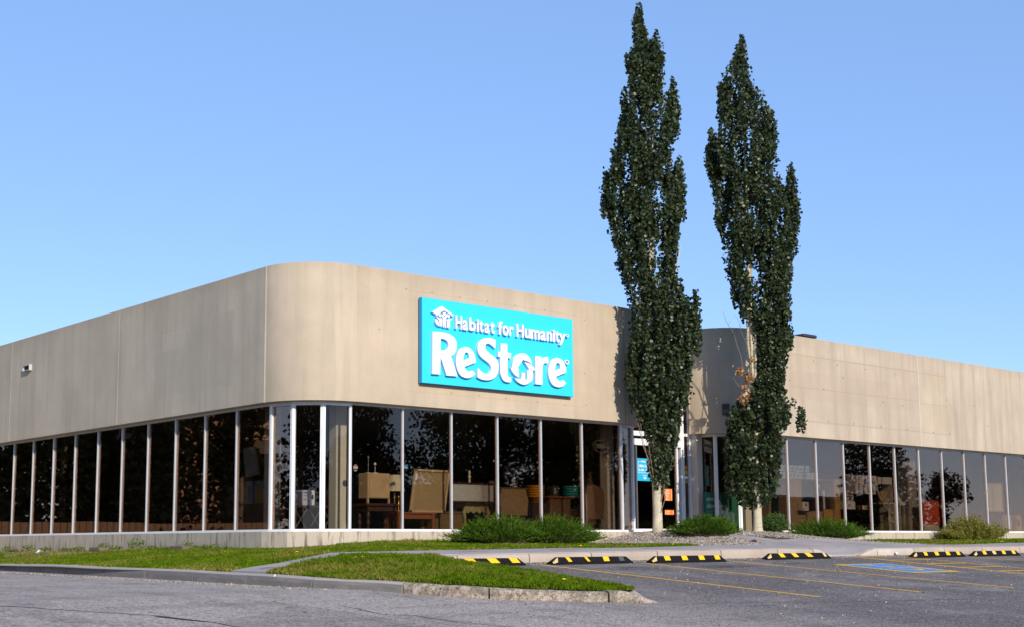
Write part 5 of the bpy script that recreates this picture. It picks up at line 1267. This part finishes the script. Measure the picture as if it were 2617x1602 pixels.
T1L = [(-0.19, 14.15), (-0.40, 13.8), (-0.42, 13.37), (-0.62, 12.87), (-0.57, 12.26), (-0.52, 11.8), (-0.80, 11.26), (-0.92, 10.66), (-1.10, 10.06), (-1.12, 9.72), (-1.28, 9.08), (-1.25, 8.76), (-1.13, 8.23), (-0.97, 7.31), (-0.79, 6.57), (-0.67, 6.02), (-0.56, 5.66), (-0.61, 5.29), (-0.77, 4.76), (-0.81, 4.21), (-0.72, 3.67), (-0.53, 3.15), (-0.36, 2.74), (-0.24, 2.32), (-0.27, 1.81), (-0.15, 1.35), (-0.07, 1.07)]
T1R = [(-0.12, 14.15), (-0.0, 13.85), (0.05, 13.48), (0.34, 13.25), (0.45, 12.58), (0.50, 12.1), (0.60, 11.81), (0.78, 10.82), (0.72, 10.05), (0.76, 9.8), (0.86, 9.45), (0.9, 8.78), (0.84, 8.0), (0.77, 7.38), (0.72, 6.82), (0.80, 6.38), (1.0, 6.0), (1.22, 5.65), (1.22, 5.21), (1.1, 4.75), (0.99, 4.21), (1.03, 3.84), (0.81, 3.26), (0.69, 2.73), (0.51, 2.32), (0.4, 1.81), (0.35, 1.45), (0.17, 1.14)]
T2L = [(-0.03, 14.3), (-0.26, 14.0), (-0.34, 13.49), (-0.62, 13.1), (-0.79, 12.76), (-0.79, 12.22), (-0.74, 11.74), (-0.86, 11.4), (-1.14, 11.04), (-1.14, 10.43), (-1.09, 10.11), (-0.98, 9.81), (-0.99, 9.5), (-0.98, 9.09), (-0.81, 8.57), (-0.74, 8.09), (-0.71, 7.57), (-0.61, 7.21), (-0.58, 6.9), (-0.5, 6.38), (-0.33, 6.05), (-0.05, 5.93), (0.04, 5.71), (0.08, 4.92), (-0.05, 4.03), (-0.42, 3.5), (-0.70, 3.27), (-0.88, 2.55), (-0.89, 1.78), (-0.91, 1.29), (-0.62, 0.98), (-0.32, 0.76)]
T2R = [(0.05, 14.3), (0.18, 13.99), (0.18, 13.49), (0.26, 13.16), (0.44, 12.76), (0.62, 12.38), (0.81, 12.05), (0.92, 11.73), (0.93, 10.95), (0.90, 10.42), (0.95, 10.0), (1.25, 9.69), (1.50, 9.45), (1.48, 8.68), (1.38, 7.77), (1.26, 7.2), (1.13, 6.81), (1.16, 6.3), (1.11, 5.87), (1.2, 5.51), (1.11, 5.0), (0.94, 4.69), (1.02, 4.42), (0.92, 3.95), (1.0, 3.55), (1.10, 3.38), (0.94, 3.01), (0.77, 2.7), (0.79, 2.23), (0.7, 1.61), (0.56, 1.16), (0.24, 0.85), (0.06, 0.72)]
B1, B2 = (10.77, -.95, .18), (14.75, -1.2, .21)
pop1, W1 = poplar(B1, T1L, T1R, [(.28, 13.75, 12.6, .17), (.68, 12.25, 10.8, .18), (-.62, 11.95, 10.6, .17), (.80, 9.95, 8.6, .16), (1.12, 6.4, 4.9, .16), (-.16, 14.4, 13.0, .2), (-1.15, 9.7, 8.5, .16)],
                  [(.29, 7.9, .06, .4), (-.25, 9.2, .09, .15), (.05, 11.0, .05, .5), (.1, 12.95, .08, .2), (.44, 11.7, .08, .45), (-.32, 11.6, .10, .35), (.42, 9.9, .12, .3), (-.1, 5.6, .07, .3)],
                  'taller columnar poplar with pale trunk beside the store entrance', 2150,
                  [(.10, 10.5, .14, 11.6, .03), (-.10, 8.9, -.1, 10.2, .04), (.06, 8.0, .1, 9.0, .04), (.34, 7.3, .4, 8.4, .035), (-.15, 6.0, -.28, 7.2, .035), (.45, 6.0, .8, 7.8, .03), (-.5, 6.2, -1.0, 8.6, .03)])
pop2, W2 = poplar(B2, T2L, T2R, [(.02, 14.35, 13.2, .15), (-.52, 13.25, 12.3, .16), (-.95, 11.5, 10.2, .18), (1.25, 10.45, 8.8, .22), (1.3, 3.45, 3.0, .12)],
                  [(-.03, 9.4, .07, .5), (.73, 9.6, .09, .45), (-.02, 10.9, .06, .25), (-.55, 11.7, .05, .2), (.25, 8.2, .05, .3), (-.45, 5.6, .5, .45)],
                  'shorter columnar poplar with a bare stretch and brown dead leaves', 2250,
                  [(-.05, 9.0, -.02, 10.6, .045), (.1, 8.0, .35, 9.6, .04), (.9, 7.8, 1.15, 9.2, .03), (-.12, 5.3, -.1, 6.6, .05), (.08, 4.6, .12, 6.4, .055), (-.02, 4.4, -.04, 6.2, .03)])
# dead shoots, brown leaves and suckers
def shoots(W, lst, r, parent, name='bare_shoot'):
    for pts in lst:
        mb = MB(); P = [W(*p) for p in pts]; fine = []
        for a, b in zip(P, P[1:]):
            for i in range(4):
                q = Vector(a).lerp(Vector(b), i / 4); fine.append(q + Vector(mnoise.noise_vector(q * 2.2)) * .03)
        fine.append(Vector(P[-1])); n = len(fine)
        mb.tube(fine, [max(.003, r * (1 - .8 * i / n)) for i in range(n)], 5)
        for k in range(4):
            i = random.randint(n // 3, n - 1); q = fine[i]; d = R2 * random.uniform(-.12, .12) + Vector((0, 0, random.uniform(.1, .25))) + F2 * random.uniform(-.08, .08)
            mb.tube([q, q + d * .6, q + d], [.004, .003, .002], 4)
        mb.build(name, m_twig, parent)
shoots(W2, [[(.0, -.1, 4.2), (-.25, -.15, 4.4), (-.38, -.2, 5.0), (-.52, -.2, 5.6), (-.75, -.25, 6.0), (-.86, -.25, 6.3)], [(0, -.1, 4.3), (-.12, -.15, 4.8), (-.2, -.2, 5.4), (-.3, -.15, 5.7), (-.42, -.15, 6.1)],
            [(0, -.1, 4.3), (.25, -.2, 4.5), (.45, -.22, 4.8), (.56, -.25, 5.15)], [(-.05, -.12, 3.2), (-.3, -.2, 3.7), (-.45, -.2, 4.1), (-.66, -.2, 4.4)], [(.05, -.1, 3.0), (-.1, -.2, 3.6), (-.2, -.2, 4.1)],
            [(.1, -.12, .9), (.26, -.2, 1.3), (.28, -.22, 1.8), (.22, -.22, 2.4)], [(.1, -.12, .9), (.36, -.2, 1.4), (.34, -.2, 1.7)], [(-.1, -.15, 3.3), (-.14, -.2, 4.0), (-.1, -.2, 4.9), (-.12, -.2, 5.7)]], .017, pop2)
shoots(W1, [[(-.05, -.1, 1.1), (-.2, -.15, 1.6), (-.3, -.2, 2.1), (-.42, -.2, 2.7), (-.46, -.2, 3.1)], [(-.05, -.1, 1.2), (-.16, -.2, 1.8), (-.24, -.2, 2.4), (-.30, -.2, 3.0)], [(-.05, -.1, 1.4), (-.12, -.2, 2.2), (-.10, -.2, 3.1)],
            [(.08, -.1, .8), (.18, -.15, 1.2), (.26, -.2, 1.7), (.2, -.2, 2.2)], [(.08, -.1, .5), (.2, -.12, .9), (.15, -.12, 1.2)], [(.1, -.1, 1.4), (.35, -.2, 1.7), (.6, -.2, 1.85)], [(.1, -.1, 1.9), (.4, -.2, 2.3), (.62, -.2, 2.7)],
            [(-.05, -.12, 1.5), (-.35, -.2, 2.2), (-.52, -.2, 3.0), (-.55, -.2, 3.4)]], .014, pop1)
dl = []
for (s_, z, r, n) in ((-.42, 4.55, .13, 50), (-.18, 4.35, .16, 90), (-.3, 4.1, .12, 30), (-.05, 4.9, .07, 16), (-.33, 3.75, .17, 60), (-.15, 3.85, .12, 30), (-.05, 3.2, .08, 12), (-.62, 4.7, .02, 2)):
    for i in range(n):
        v = Vector((random.gauss(0, 1), random.gauss(0, 1), random.gauss(0, 1.3))).normalized() * r * random.random() ** .4
        dl.append(W2(s_ + v.x, -.22 + v.y * .7, z + v.z))
leaves_mesh('dead_leaves', np.array(dl), rng.uniform(.05, .08, len(dl)), m_leaf_dead, pop2, 0, .4)

# ------------------------------------------------------------------ shrubs
def juniper(cx_, cy_, rx, ry, h, label, n=330, lean=.3, z=None):
    z = U(cx_, cy_) - .02 if z is None else z
    root = thing('juniper_shrub', label, 'shrub', (cx_, cy_, z), 'spreading junipers along the front beds')
    V = []; stems = MB(); nq = 0
    for i in range(n):
        a = random.uniform(0, 2 * math.pi); f = math.sqrt(random.random())
        ox, oy = .35 * f * rx * math.cos(a), .35 * f * ry * math.sin(a)
        ex, ey = rx * f * math.cos(a) * random.uniform(.75, 1.12), ry * f * math.sin(a) * random.uniform(.75, 1.1)
        hh = h * (1.02 - .75 * f ** 2.2) * random.uniform(.62, 1.08)
        ex += lean * .22 * hh
        p0 = Vector((cx_ + ox, cy_ + oy, z)); p1 = Vector((cx_ + (ox + ex) / 2, cy_ + (oy + ey) / 2, z + hh * .62)); p2 = Vector((cx_ + ex, cy_ + ey, z + hh))
        m = 26
        if i % 3 == 0: stems.tube([p0, p1, p0.lerp(p2, .8) * .5 + p1 * .5], [.012, .008, .004], 4)
        for j in range(m):
            t = .30 + .70 * j / (m - 1); p = p0 * (1 - t) ** 2 + p1 * (2 * t * (1 - t)) + p2 * t * t; d = (p1 * (2 - 4 * t) * 1 + p2 * 2 * t - p0 * 2 * (1 - t)).normalized()
            sd = Vector((random.gauss(0, 1), random.gauss(0, 1), random.gauss(0, .6))); dd = (d * 1.5 + sd.normalized() * .95 + Vector((0, 0, .25))).normalized()
            ln = random.uniform(.05, .11) * (1.15 - .4 * t); wv = dd.cross(Vector((random.gauss(0, 1), random.gauss(0, 1), random.gauss(0, 1)))).normalized() * random.uniform(.006, .012)
            q = p + sd * .012
            V += [q - wv, q + wv, q + dd * ln * .6 + wv * .8, q + dd * ln]
            nq += 1
    fast_mesh('foliage', np.array(V), np.arange(nq * 4).reshape(nq, 4), m_jun, root)
    stems.build('stems', m_twig, root)
    return root
juniper(4.75, -1.35, 1.60, .95, .68, 'left half of the long juniper under the wide windows', 640, .2)
juniper(6.45, -1.4, 1.65, .95, .70, 'right half of the long juniper under the wide windows', 640, .8)
juniper(11.25, -2.15, 1.30, .85, .56, 'juniper on the gravel between the two poplars', 480, .7)
juniper(17.35, -1.7, 2.1, .95, .62, 'juniper on the gravel right of the second poplar', 620, .8)
def leafy_shrub(cx_, cy_, rx, ry, h, label, m, nst, lpst, size, cat='shrub', up=.6, tops=None):
    z = U(cx_, cy_) - .02; root = thing('leafy_shrub', label, cat, (cx_, cy_, z)); P = []; st = MB()
    for i in range(nst):
        a = random.uniform(0, 2 * math.pi); f = math.sqrt(random.random())
        e = Vector((cx_ + rx * f * math.cos(a), cy_ + ry * f * math.sin(a), z + h * (1 - .5 * f ** 2.5) * random.uniform(.7, 1.05)))
        if tops: e.z = z + h * (1 - .45 * f ** 2.5) * (0.72 + 0.28 * math.cos((e.x - cx_) * tops + 1.0)) * random.uniform(.75, 1.05)
        b = Vector((cx_ + .35 * rx * f * math.cos(a), cy_ + .35 * ry * f * math.sin(a), z))
        st.tube([b, b.lerp(e, .5) + Vector((0, 0, .05)), e], [.008, .005, .002], 4)
        t = rng.uniform(.15, 1, lpst) ** .8
        q = np.array(b)[None] * (1 - t)[:, None] + np.array(e)[None] * t[:, None] + rng.normal(size=(lpst, 3)) * .035
        P.append(q)
    P = np.concatenate(P); leaves_mesh('foliage', P, rng.uniform(size * .7, size * 1.25, len(P)), m, root, .3, -.6, 4)
    st.build('stems', m_twig, root); return root
leafy_shrub(15.45, -1.25, .46, .42, .60, 'small upright green bush right of the second poplar trunk', m_box, 150, 60, .040)
leafy_shrub(27.0, -1.0, 2.15, .75, .95, 'rounded yellow green barberry bush in front of the right wing', m_barb, 420, 80, .042, tops=2.6)

# ------------------------------------------------------------------ lawns, gravel, weeds
def blades(name, poly, n, hfun, m=m_grass, wid=.007, dens=None, parent=None, dz=-.012):
    xs_ = [p[0] for p in poly]; ys_ = [p[1] for p in poly]; out = []
    tot = 0
    while tot < n:
        q = np.c_[rng.uniform(min(xs_), max(xs_), n), rng.uniform(min(ys_), max(ys_), n)]; q = q[inpoly(q, poly)]
        if dens is not None: q = q[rng.random(len(q)) < dens(q)]
        out.append(q); tot += len(q)
    q = np.concatenate(out)[:n]; z = Uv(q) + dz; k = len(q)
    cl_ = .5 + .5 * np.sin(q[:, 0] * 19 + 3 * np.sin(q[:, 1] * 7)) * np.sin(q[:, 1] * 23 + 3 * np.cos(q[:, 0] * 6))
    h = hfun(q) * rng.uniform(.5, 1.25, k) * (.6 + .85 * cl_); a = rng.uniform(0, 2 * math.pi, k); lx, ly = rng.normal(0, .38, k) * h, rng.normal(0, .38, k) * h
    w = wid * rng.uniform(.7, 1.4, k) * (1 + np.hypot(q[:, 0] + 16, q[:, 1] + 25) / 60)
    V = np.empty((k, 4, 3)); c, s_ = np.cos(a) * w, np.sin(a) * w
    V[:, 0] = np.c_[q[:, 0] - c, q[:, 1] - s_, z]; V[:, 1] = np.c_[q[:, 0] + c, q[:, 1] + s_, z]
    V[:, 2] = np.c_[q[:, 0] + c * .7 + lx * .5, q[:, 1] + s_ * .7 + ly * .5, z + h * .65]; V[:, 3] = np.c_[q[:, 0] + lx, q[:, 1] + ly, z + h]
    o = fast_mesh(name, V.reshape(-1, 3), np.arange(k * 4).reshape(k, 4), m); o['kind'] = 'stuff'; return o
def nfun(q, f, ph=0.0):
    return np.sin(q[:, 0] * f + ph) * np.cos(q[:, 1] * f * 1.3 + ph * 2) + .5 * np.sin(q[:, 0] * f * 2.3 + q[:, 1] * f * 1.9 + ph)
def h_isl(q): return .050 + .030 * np.exp(-(((q[:, 0] + 3.2) / 1.4) ** 2 + ((q[:, 1] + 7.6) / 2.2) ** 2)) + .006 * nfun(q, 2.0)
blades('grass', ISL, 120000, h_isl)
def h_lawn(q):
    near_wall = np.clip(1 - np.abs(q[:, 1]) / .6, 0, 1) * (q[:, 0] > 1)
    return .044 + .012 * nfun(q, 1.1, 1) + .03 * near_wall
def d_lawn(q):
    d = np.ones(len(q)); dry = (q[:, 1] > 7.0) & (q[:, 0] > -3.0 + .4 * np.sin(q[:, 1] * 2)); d[dry] = .015
    mud = ((q[:, 0] + .4) / 1.5) ** 2 + ((q[:, 1] + 3.7) / .35) ** 2 < 1; d[mud] = .12
    mud = ((q[:, 0] - 6.8) / .6) ** 2 + ((q[:, 1] + 3.3) / .3) ** 2 < 1; d[mud] = .15
    return d * np.where(q[:, 1] > 18, .25, 1)
blades('grass', LAWN, 260000, h_lawn, dens=d_lawn, wid=.008)
blades('grass', LAWN_R, 90000, lambda q: .06 + .01 * nfun(q, 1.0, 2), wid=.011)
mudm = plain('bare_mud', (.10, .065, .045), .95, var=.4, scale=20)
def mud(cx_, cy_, rx, ry):
    n = 24; P = [(cx_ + rx * math.cos(i / n * 6.283) * (1 + .2 * mnoise.noise(Vector((i, cx_, 0)))), cy_ + ry * math.sin(i / n * 6.283) * (1 + .2 * mnoise.noise(Vector((i, cx_, 3))))) for i in range(n)]
    V = [(x, y, U(x, y) - .004) for x, y in P] + [(cx_, cy_, U(cx_, cy_) + .012)]
    o = mesh('bare_soil', V, [(i, (i + 1) % n, n) for i in range(n)], mudm); o['kind'] = 'structure'
mud(-.4, -3.72, 1.5, .3); mud(6.8, -3.4, .6, .28)
# weeds along the foot of the street side wall
m_weed = leafmat('weed_leaf', [(.06, .11, .012), (.13, .18, .02), (.20, .22, .03)], .6, .25)
for i in range(15):
    y = [15.8, 14.0, 12.6, 11.2, 9.2, 8.1, 7.3, 6.9, 5.4, 4.6, 3.9, 3.4, 2.6, 6.2, 10.4][i]; hh = [.16, .2, .12, .1, .22, .14, .32, .3, .1, .26, .12, .16, .08, .12, .12][i]; x = -.18 - random.random() * .2
    w_ = thing('weed', '%s leafy weed at the foot of the grey wall, %s from the rounded corner' % (('tiny' if hh < .11 else 'low' if hh < .15 else 'bushy' if hh < .25 else 'tall'), ('fifteenth', 'fourteenth', 'thirteenth', 'twelfth', 'tenth', 'ninth', 'eighth', 'seventh', 'fifth', 'fourth', 'third', 'second', 'first', 'sixth', 'eleventh')[i]), 'weed', (x, y, U(x, y)), 'weeds along the street side wall')
    n = 130; v = rng.normal(size=(n, 3)); v /= np.linalg.norm(v, axis=1)[:, None]; v *= rng.random(n)[:, None] ** .5
    P = np.c_[x + v[:, 0] * .16, y + v[:, 1] * .4, U(x, y) + hh * .5 + v[:, 2] * hh * .5]
    leaves_mesh('leaves', P, rng.uniform(.03, .06, n), m_weed, w_, .5, -.2, 4)
# dandelions
for x, y, lab in ((-3.28, -6.7, 'left of the close pair at the top of the grass island'), (-3.15, -6.72, 'right of the close pair at the top of the grass island'), (-2.25, -6.6, 'alone at the top edge of the grass island'), (-2.4, -10.7, 'near the front tip of the grass island'), (5.0, -3.75, 'on the lawn strip in front of the long juniper'), (8.0, -3.85, 'at the right end of the lawn strip near the gravel'), (23.4, -3.9, 'left one of the pair on the lawn of the right wing'), (23.6, -3.85, 'right one of the pair on the lawn of the right wing'), (26.9, -1.9, 'in front of the barberry bush'), (-2.0, -3.0, 'on the lawn above the bend of the sidewalk')):
    z = U(x, y) + .055
    d = thing('dandelion', 'yellow dandelion ' + lab, 'flower', (x, y, z - .05), 'dandelions in the lawns')
    MB().tube([(x, y, z), (x, y, z + .012)], [.03, .022], 9).build('flower_head', plain('dandelion_yellow', (.85, .55, .01), .6), d)
    MB().tube([(x, y, z - .06), (x, y, z)], .003, 4).build('stem', m_box, d)
# gravel stones
def ico():
    t = (1 + 5 ** .5) / 2; v = np.array([(-1, t, 0), (1, t, 0), (-1, -t, 0), (1, -t, 0), (0, -1, t), (0, 1, t), (0, -1, -t), (0, 1, -t), (t, 0, -1), (t, 0, 1), (-t, 0, -1), (-t, 0, 1)]) / 1.9
    f = np.array([(0, 11, 5), (0, 5, 1), (0, 1, 7), (0, 7, 10), (0, 10, 11), (1, 5, 9), (5, 11, 4), (11, 10, 2), (10, 7, 6), (7, 1, 8), (3, 9, 4), (3, 4, 2), (3, 2, 6), (3, 6, 8), (3, 8, 9), (4, 9, 5), (2, 4, 11), (6, 2, 10), (8, 6, 7), (9, 8, 1)]); return v, f
IV, IF = ico()
def gravel(poly, n):
    q = np.empty((0, 2)); xs_ = [p[0] for p in poly]; ys_ = [p[1] for p in poly]
    while len(q) < n:
        p = np.c_[rng.uniform(min(xs_), max(xs_), n), rng.uniform(min(ys_), max(ys_), n)]; q = np.r_[q, p[inpoly(p, poly)]]
    q = q[:n]; z = Uv(q); sz = rng.uniform(.018, .040, n); sc3 = rng.uniform(.6, 1.2, (n, 3)) * np.array([1, 1, .6]); a = rng.uniform(0, 6.28, n)
    v = IV[None] * sc3[:, None] * sz[:, None, None] * (1 + rng.uniform(-.15, .15, (n, 12, 1)))
    x = v[..., 0] * np.cos(a)[:, None] - v[..., 1] * np.sin(a)[:, None]; y = v[..., 0] * np.sin(a)[:, None] + v[..., 1] * np.cos(a)[:, None]
    V = np.stack([x + q[:, 0:1], y + q[:, 1:2], v[..., 2] + z[:, None] + rng.uniform(-.005, .02, n)[:, None]], -1)
    Fc = (IF[None] + (np.arange(n) * 12)[:, None, None]).reshape(-1, 3)
    o = fast_mesh('gravel', V.reshape(-1, 3), Fc, m_stone); o['kind'] = 'stuff'
gravel(BED_L, 13000); gravel(BED_R, 15000)
# a dark stone on the bed edge, litter, fallen twigs
st = MB().add([tuple(np.array(v) * np.array((.09, .06, .05)) + np.array((11.5, -3.55, U(11.5, -3.55) + .04))) for v in IV], [tuple(f) for f in IF]).build('stone', plain('dark_stone', (.05, .04, .035), .8)); tag(st, 'single dark stone at the tip of the left gravel bed', 'stone')
def scrap(x, y, s_, m, label, z=None):
    zz = (U(x, y) if z is None else z) + .03
    V = [(x - s_, y, zz), (x, y - s_ * .6, zz + s_ * .5), (x + s_, y, zz + s_ * .3), (x + s_ * .2, y + s_ * .7, zz + s_ * .8), (x - s_ * .4, y + s_ * .3, zz - .02)]
    tag(mesh('paper_scrap', V, [(0, 1, 4), (1, 2, 3), (1, 3, 4), (0, 4, 3)], m), label, 'litter')
scrap(-1.9, 9.4, .11, m_white, 'white paper scrap on the dry grass at the left')
scrap(14.2, -5.98, .10, m_white, 'white paper scrap against the pale new curb', A(14.2, -5.98))
scrap(-5.4, -7.6, .03, m_white, 'tiny white paper scrap in the gutter of the road')
for i, (x, y, a, l) in enumerate(((-4.5, -6.0, .3, .45), (-2.3, -5.2, -.1, .35), (.6, -5.2, -.5, .6), (3.3, -5.0, -.5, .7), (6.2, -4.9, -.5, .6))):
    zz = U(x, y) + .022; lab = ['twig at the road end of the sidewalk', 'twig on the sidewalk above the grass island', 'twig on the sidewalk behind the first parking stop', 'twig on the sidewalk behind the second parking stop', 'twig on the sidewalk below the gravel'][i]
    d = Vector((math.cos(a), math.sin(a), 0)) * l / 2
    tag(MB().tube([Vector((x, y, zz)) - d, Vector((x, y + .02, zz + .008)), Vector((x, y, zz)) + d], [.008, .007, .003], 5).build('twig', m_twig), 'thin fallen ' + lab, 'twig')
# broken splash blocks by the wall
for i, (y, lab) in enumerate(((14.8, 'tilted dark splash block at the far left of the wall'), (9.3, 'flat dark splash block in the middle of the street side wall'), (4.75, 'brown splash block with holes near the rounded corner'))):
    o = boxobj('splash_block', -.42, -.08, y - .33, y + .33, U(-.2, y) - .02, U(-.2, y) + .07 + .02 * i, plain('old_block', (.16, .12, .09), .9, var=.3, scale=12), None, .02)
    tag(o, lab, 'block')

# ------------------------------------------------------------------ across the street: what the windows mirror
def far_tree(x, y, h, r, label, cone=False, trunk=.35, n=6000):
    z = A(x, y); root = thing('conifer_tree' if cone else 'broadleaf_tree', label, 'tree', (x, y, z)); P = []
    if cone:
        for i in range(n * 2):
            f = random.random() ** .7; zz = h * (.06 + .94 * (1 - f)); tier = .75 + .25 * ((zz * 1.7) % 1); rr = r * f * tier * random.random() ** .35; a = random.uniform(0, 6.28)
            P.append((x + rr * math.cos(a), y + rr * math.sin(a), z + zz - rr * .18))
    else:
        cs = [(random.gauss(0, .45) * r, random.gauss(0, .45) * r, h * random.uniform(.38, .92), r * random.uniform(.25, .5)) for _ in range(34)]
        for i in range(n * 2):
            c_ = random.choice(cs); v = Vector((random.gauss(0, 1), random.gauss(0, 1), random.gauss(0, 1))).normalized() * c_[3] * random.random() ** .45
            P.append((x + c_[0] + v.x, y + c_[1] + v.y, z + c_[2] + v.z))
    leaves_mesh('crown', np.array(P), rng.uniform(.16, .34, len(P)), m_far, root, .2, .2, 4)
    MB().tube([(x, y, z - .3), (x, y, z + h * .45), (x, y, z + h * .85)], [trunk * .6, trunk * .4, .05], 8).build('trunk', m_twig, root, True)
far_tree(31.3, -41, 13, 3.0, 'broad dark tree across the lot mirrored in the corner windows')
far_tree(42.8, -42, 12.5, 3.8, 'wide dark tree across the lot mirrored in the middle windows')
far_tree(48.5, -41, 13.5, 4.2, 'large dark tree mirrored behind the shop furniture')
far_tree(55, -43, 13, 4.3, 'dark tree mirrored left of the entrance')
far_tree(61.5, -43, 13, 4.3, 'dark tree mirrored in the entrance glass')
far_tree(67, -46, 12, 4.0, 'dark tree mirrored in the pane beside the second poplar')
far_tree(3.2, -46, 6.5, 1.8, 'small tree across the lot mirrored in the third corner pane', n=2500)
far_tree(6.5, -47, 8.5, 2.2, 'taller tree across the lot mirrored in the third corner pane', n=3000)
far_tree(71, -30, 17, 5.0, 'tall dark spruce mirrored in the right wing', True)
far_tree(84, -37, 8.5, 2.0, 'thin tree mirrored above the red poster', n=1500)
far_tree(92, -37, 8.0, 1.8, 'thin tree mirrored right of the red poster', n=1500)
far_tree(-37, -24, 17, 8.0, 'huge dark tree added behind the camera to be mirrored in the corner pane', n=9000)  # out of view, added so its reflection blackens the corner pane
far_tree(-28, 12, 15, 6.5, 'dark spruce across the street near the corner', True)
far_tree(-31, 24, 16, 5.0, 'second dark spruce across the street near the corner', True)
far_tree(-14.5, 34, 15, 4.0, 'tall dark spruce across the street mirrored in the left windows', True)
far_tree(-10.5, 38, 16, 4.4, 'second dark spruce mirrored in the left windows', True)
far_tree(-9.5, 46, 16, 4.6, 'third dark spruce farther up the street', True)
far_tree(-12.5, 42, 17, 4.6, 'dark spruce standing behind the first ones up the street', True)
far_tree(-17.6, 33, 8.5, 1.6, 'young leafy tree in front of the brown store', n=2500)
far_tree(-8.8, 57, 18, 4.8, 'fourth dark spruce farthest up the street', True)
nb = thing('brown_building', 'tan brown store across the street with dark lettering', 'building', (-24, 45, A(-24, 40)))
m_tan = plain('tan_stucco', (.46, .27, .17), .9, var=.05, scale=1)
boxobj('wall', -36, -17.6, 40.0, 52, -1.2, 13, m_tan, nb); boxobj('cornice', -36.2, -17.4, 39.8, 52.2, 13.0, 13.4, m_bwood, nb)
boxobj('canopy_band', -30, -19.0, 39.5, 39.99, 4.9, 5.7, plain('canopy_dark', (.09, .07, .04), .7), nb)
boxobj('entrance_opening', -29, -20.8, 39.9, 39.99, -1.2, 4.9, m_black, nb)
o = text_row('FURNITURE', -25.3, 7.6, .62, 39.96, m_crack, nb, 4.6, 'lettering', .01, .03)
o = text_row('living', -24.6, 9.2, 1.6, 39.96, m_crack, nb, 3.8, 'lettering', .01, .03)
fn = thing('fence', 'low brown wooden fence across the street', 'fence', (-10, 31, -.7))
for i in range(60):
    x = -22 + i * .31; boxobj('fence_board', x, x + .28, 31.0, 31.03, -1.0, .9, m_bwood, fn)
fn2 = thing('warehouse', 'low dark warehouse far across the parking lot', 'building', (60, -75, -2))
boxobj('wall', 20, 150, -90, -78, -4, 5.2, plain('far_wall', (.10, .08, .07), .9), fn2); boxobj('roof', 19.5, 150.5, -90.5, -77.5, 5.2, 5.5, m_roof, fn2)

# grit along the kerbs and fallen leaves on the paving
def grit(n, fx, fy):
    q = np.c_[fx(n), fy(n)]; z = np.array([A(x, y) for x, y in q]); sz = rng.uniform(.006, .018, n); v = IV[None] * sz[:, None, None] * rng.uniform(.6, 1.2, (n, 1, 3))
    V = v + np.c_[q, z + .003][:, None, :]; Fc = (IF[None] + (np.arange(n) * 12)[:, None, None]).reshape(-1, 3)
    o = fast_mesh('gravel', V.reshape(-1, 3), Fc, m_stone); o['kind'] = 'stuff'
grit(1500, lambda n: rng.uniform(-.8, 19, n), lambda n: -5.9 - np.abs(rng.normal(0, .22, n)))
grit(900, lambda n: -5.25 - np.abs(rng.normal(0, .25, n)), lambda n: rng.uniform(-9, 5, n))
grit(700, lambda n: rng.uniform(-5, 14, n), lambda n: rng.uniform(-16, -7, n))
for x, y, lab in ((-7.2, -10.42, 'left of the road crack'), (-7.5, -11.56, 'nearest the camera on the road'), (-4.15, -11.75, 'in the gutter under the crumbling curb'), (5.49, -9.69, 'beside the second bay line'), (-.1, -12.87, 'past the tip of the island'), (4.13, -12.62, 'at the end of the second bay line')):
    z = A(x, y) + .004; a = random.random() * 3; c_, s_ = math.cos(a) * .035, math.sin(a) * .035
    tag(mesh('fallen_leaf', [(x - c_, y - s_, z + .006), (x + s_ * .7, y - c_ * .7, z + .012), (x + c_, y + s_, z + .003), (x - s_ * .7, y + c_ * .7, z + .015), (x, y, z - .002)], [(0, 1, 4), (1, 2, 4), (2, 3, 4), (3, 0, 4)], m_leaf_dead), 'single orange fallen leaf ' + lab, 'leaf')
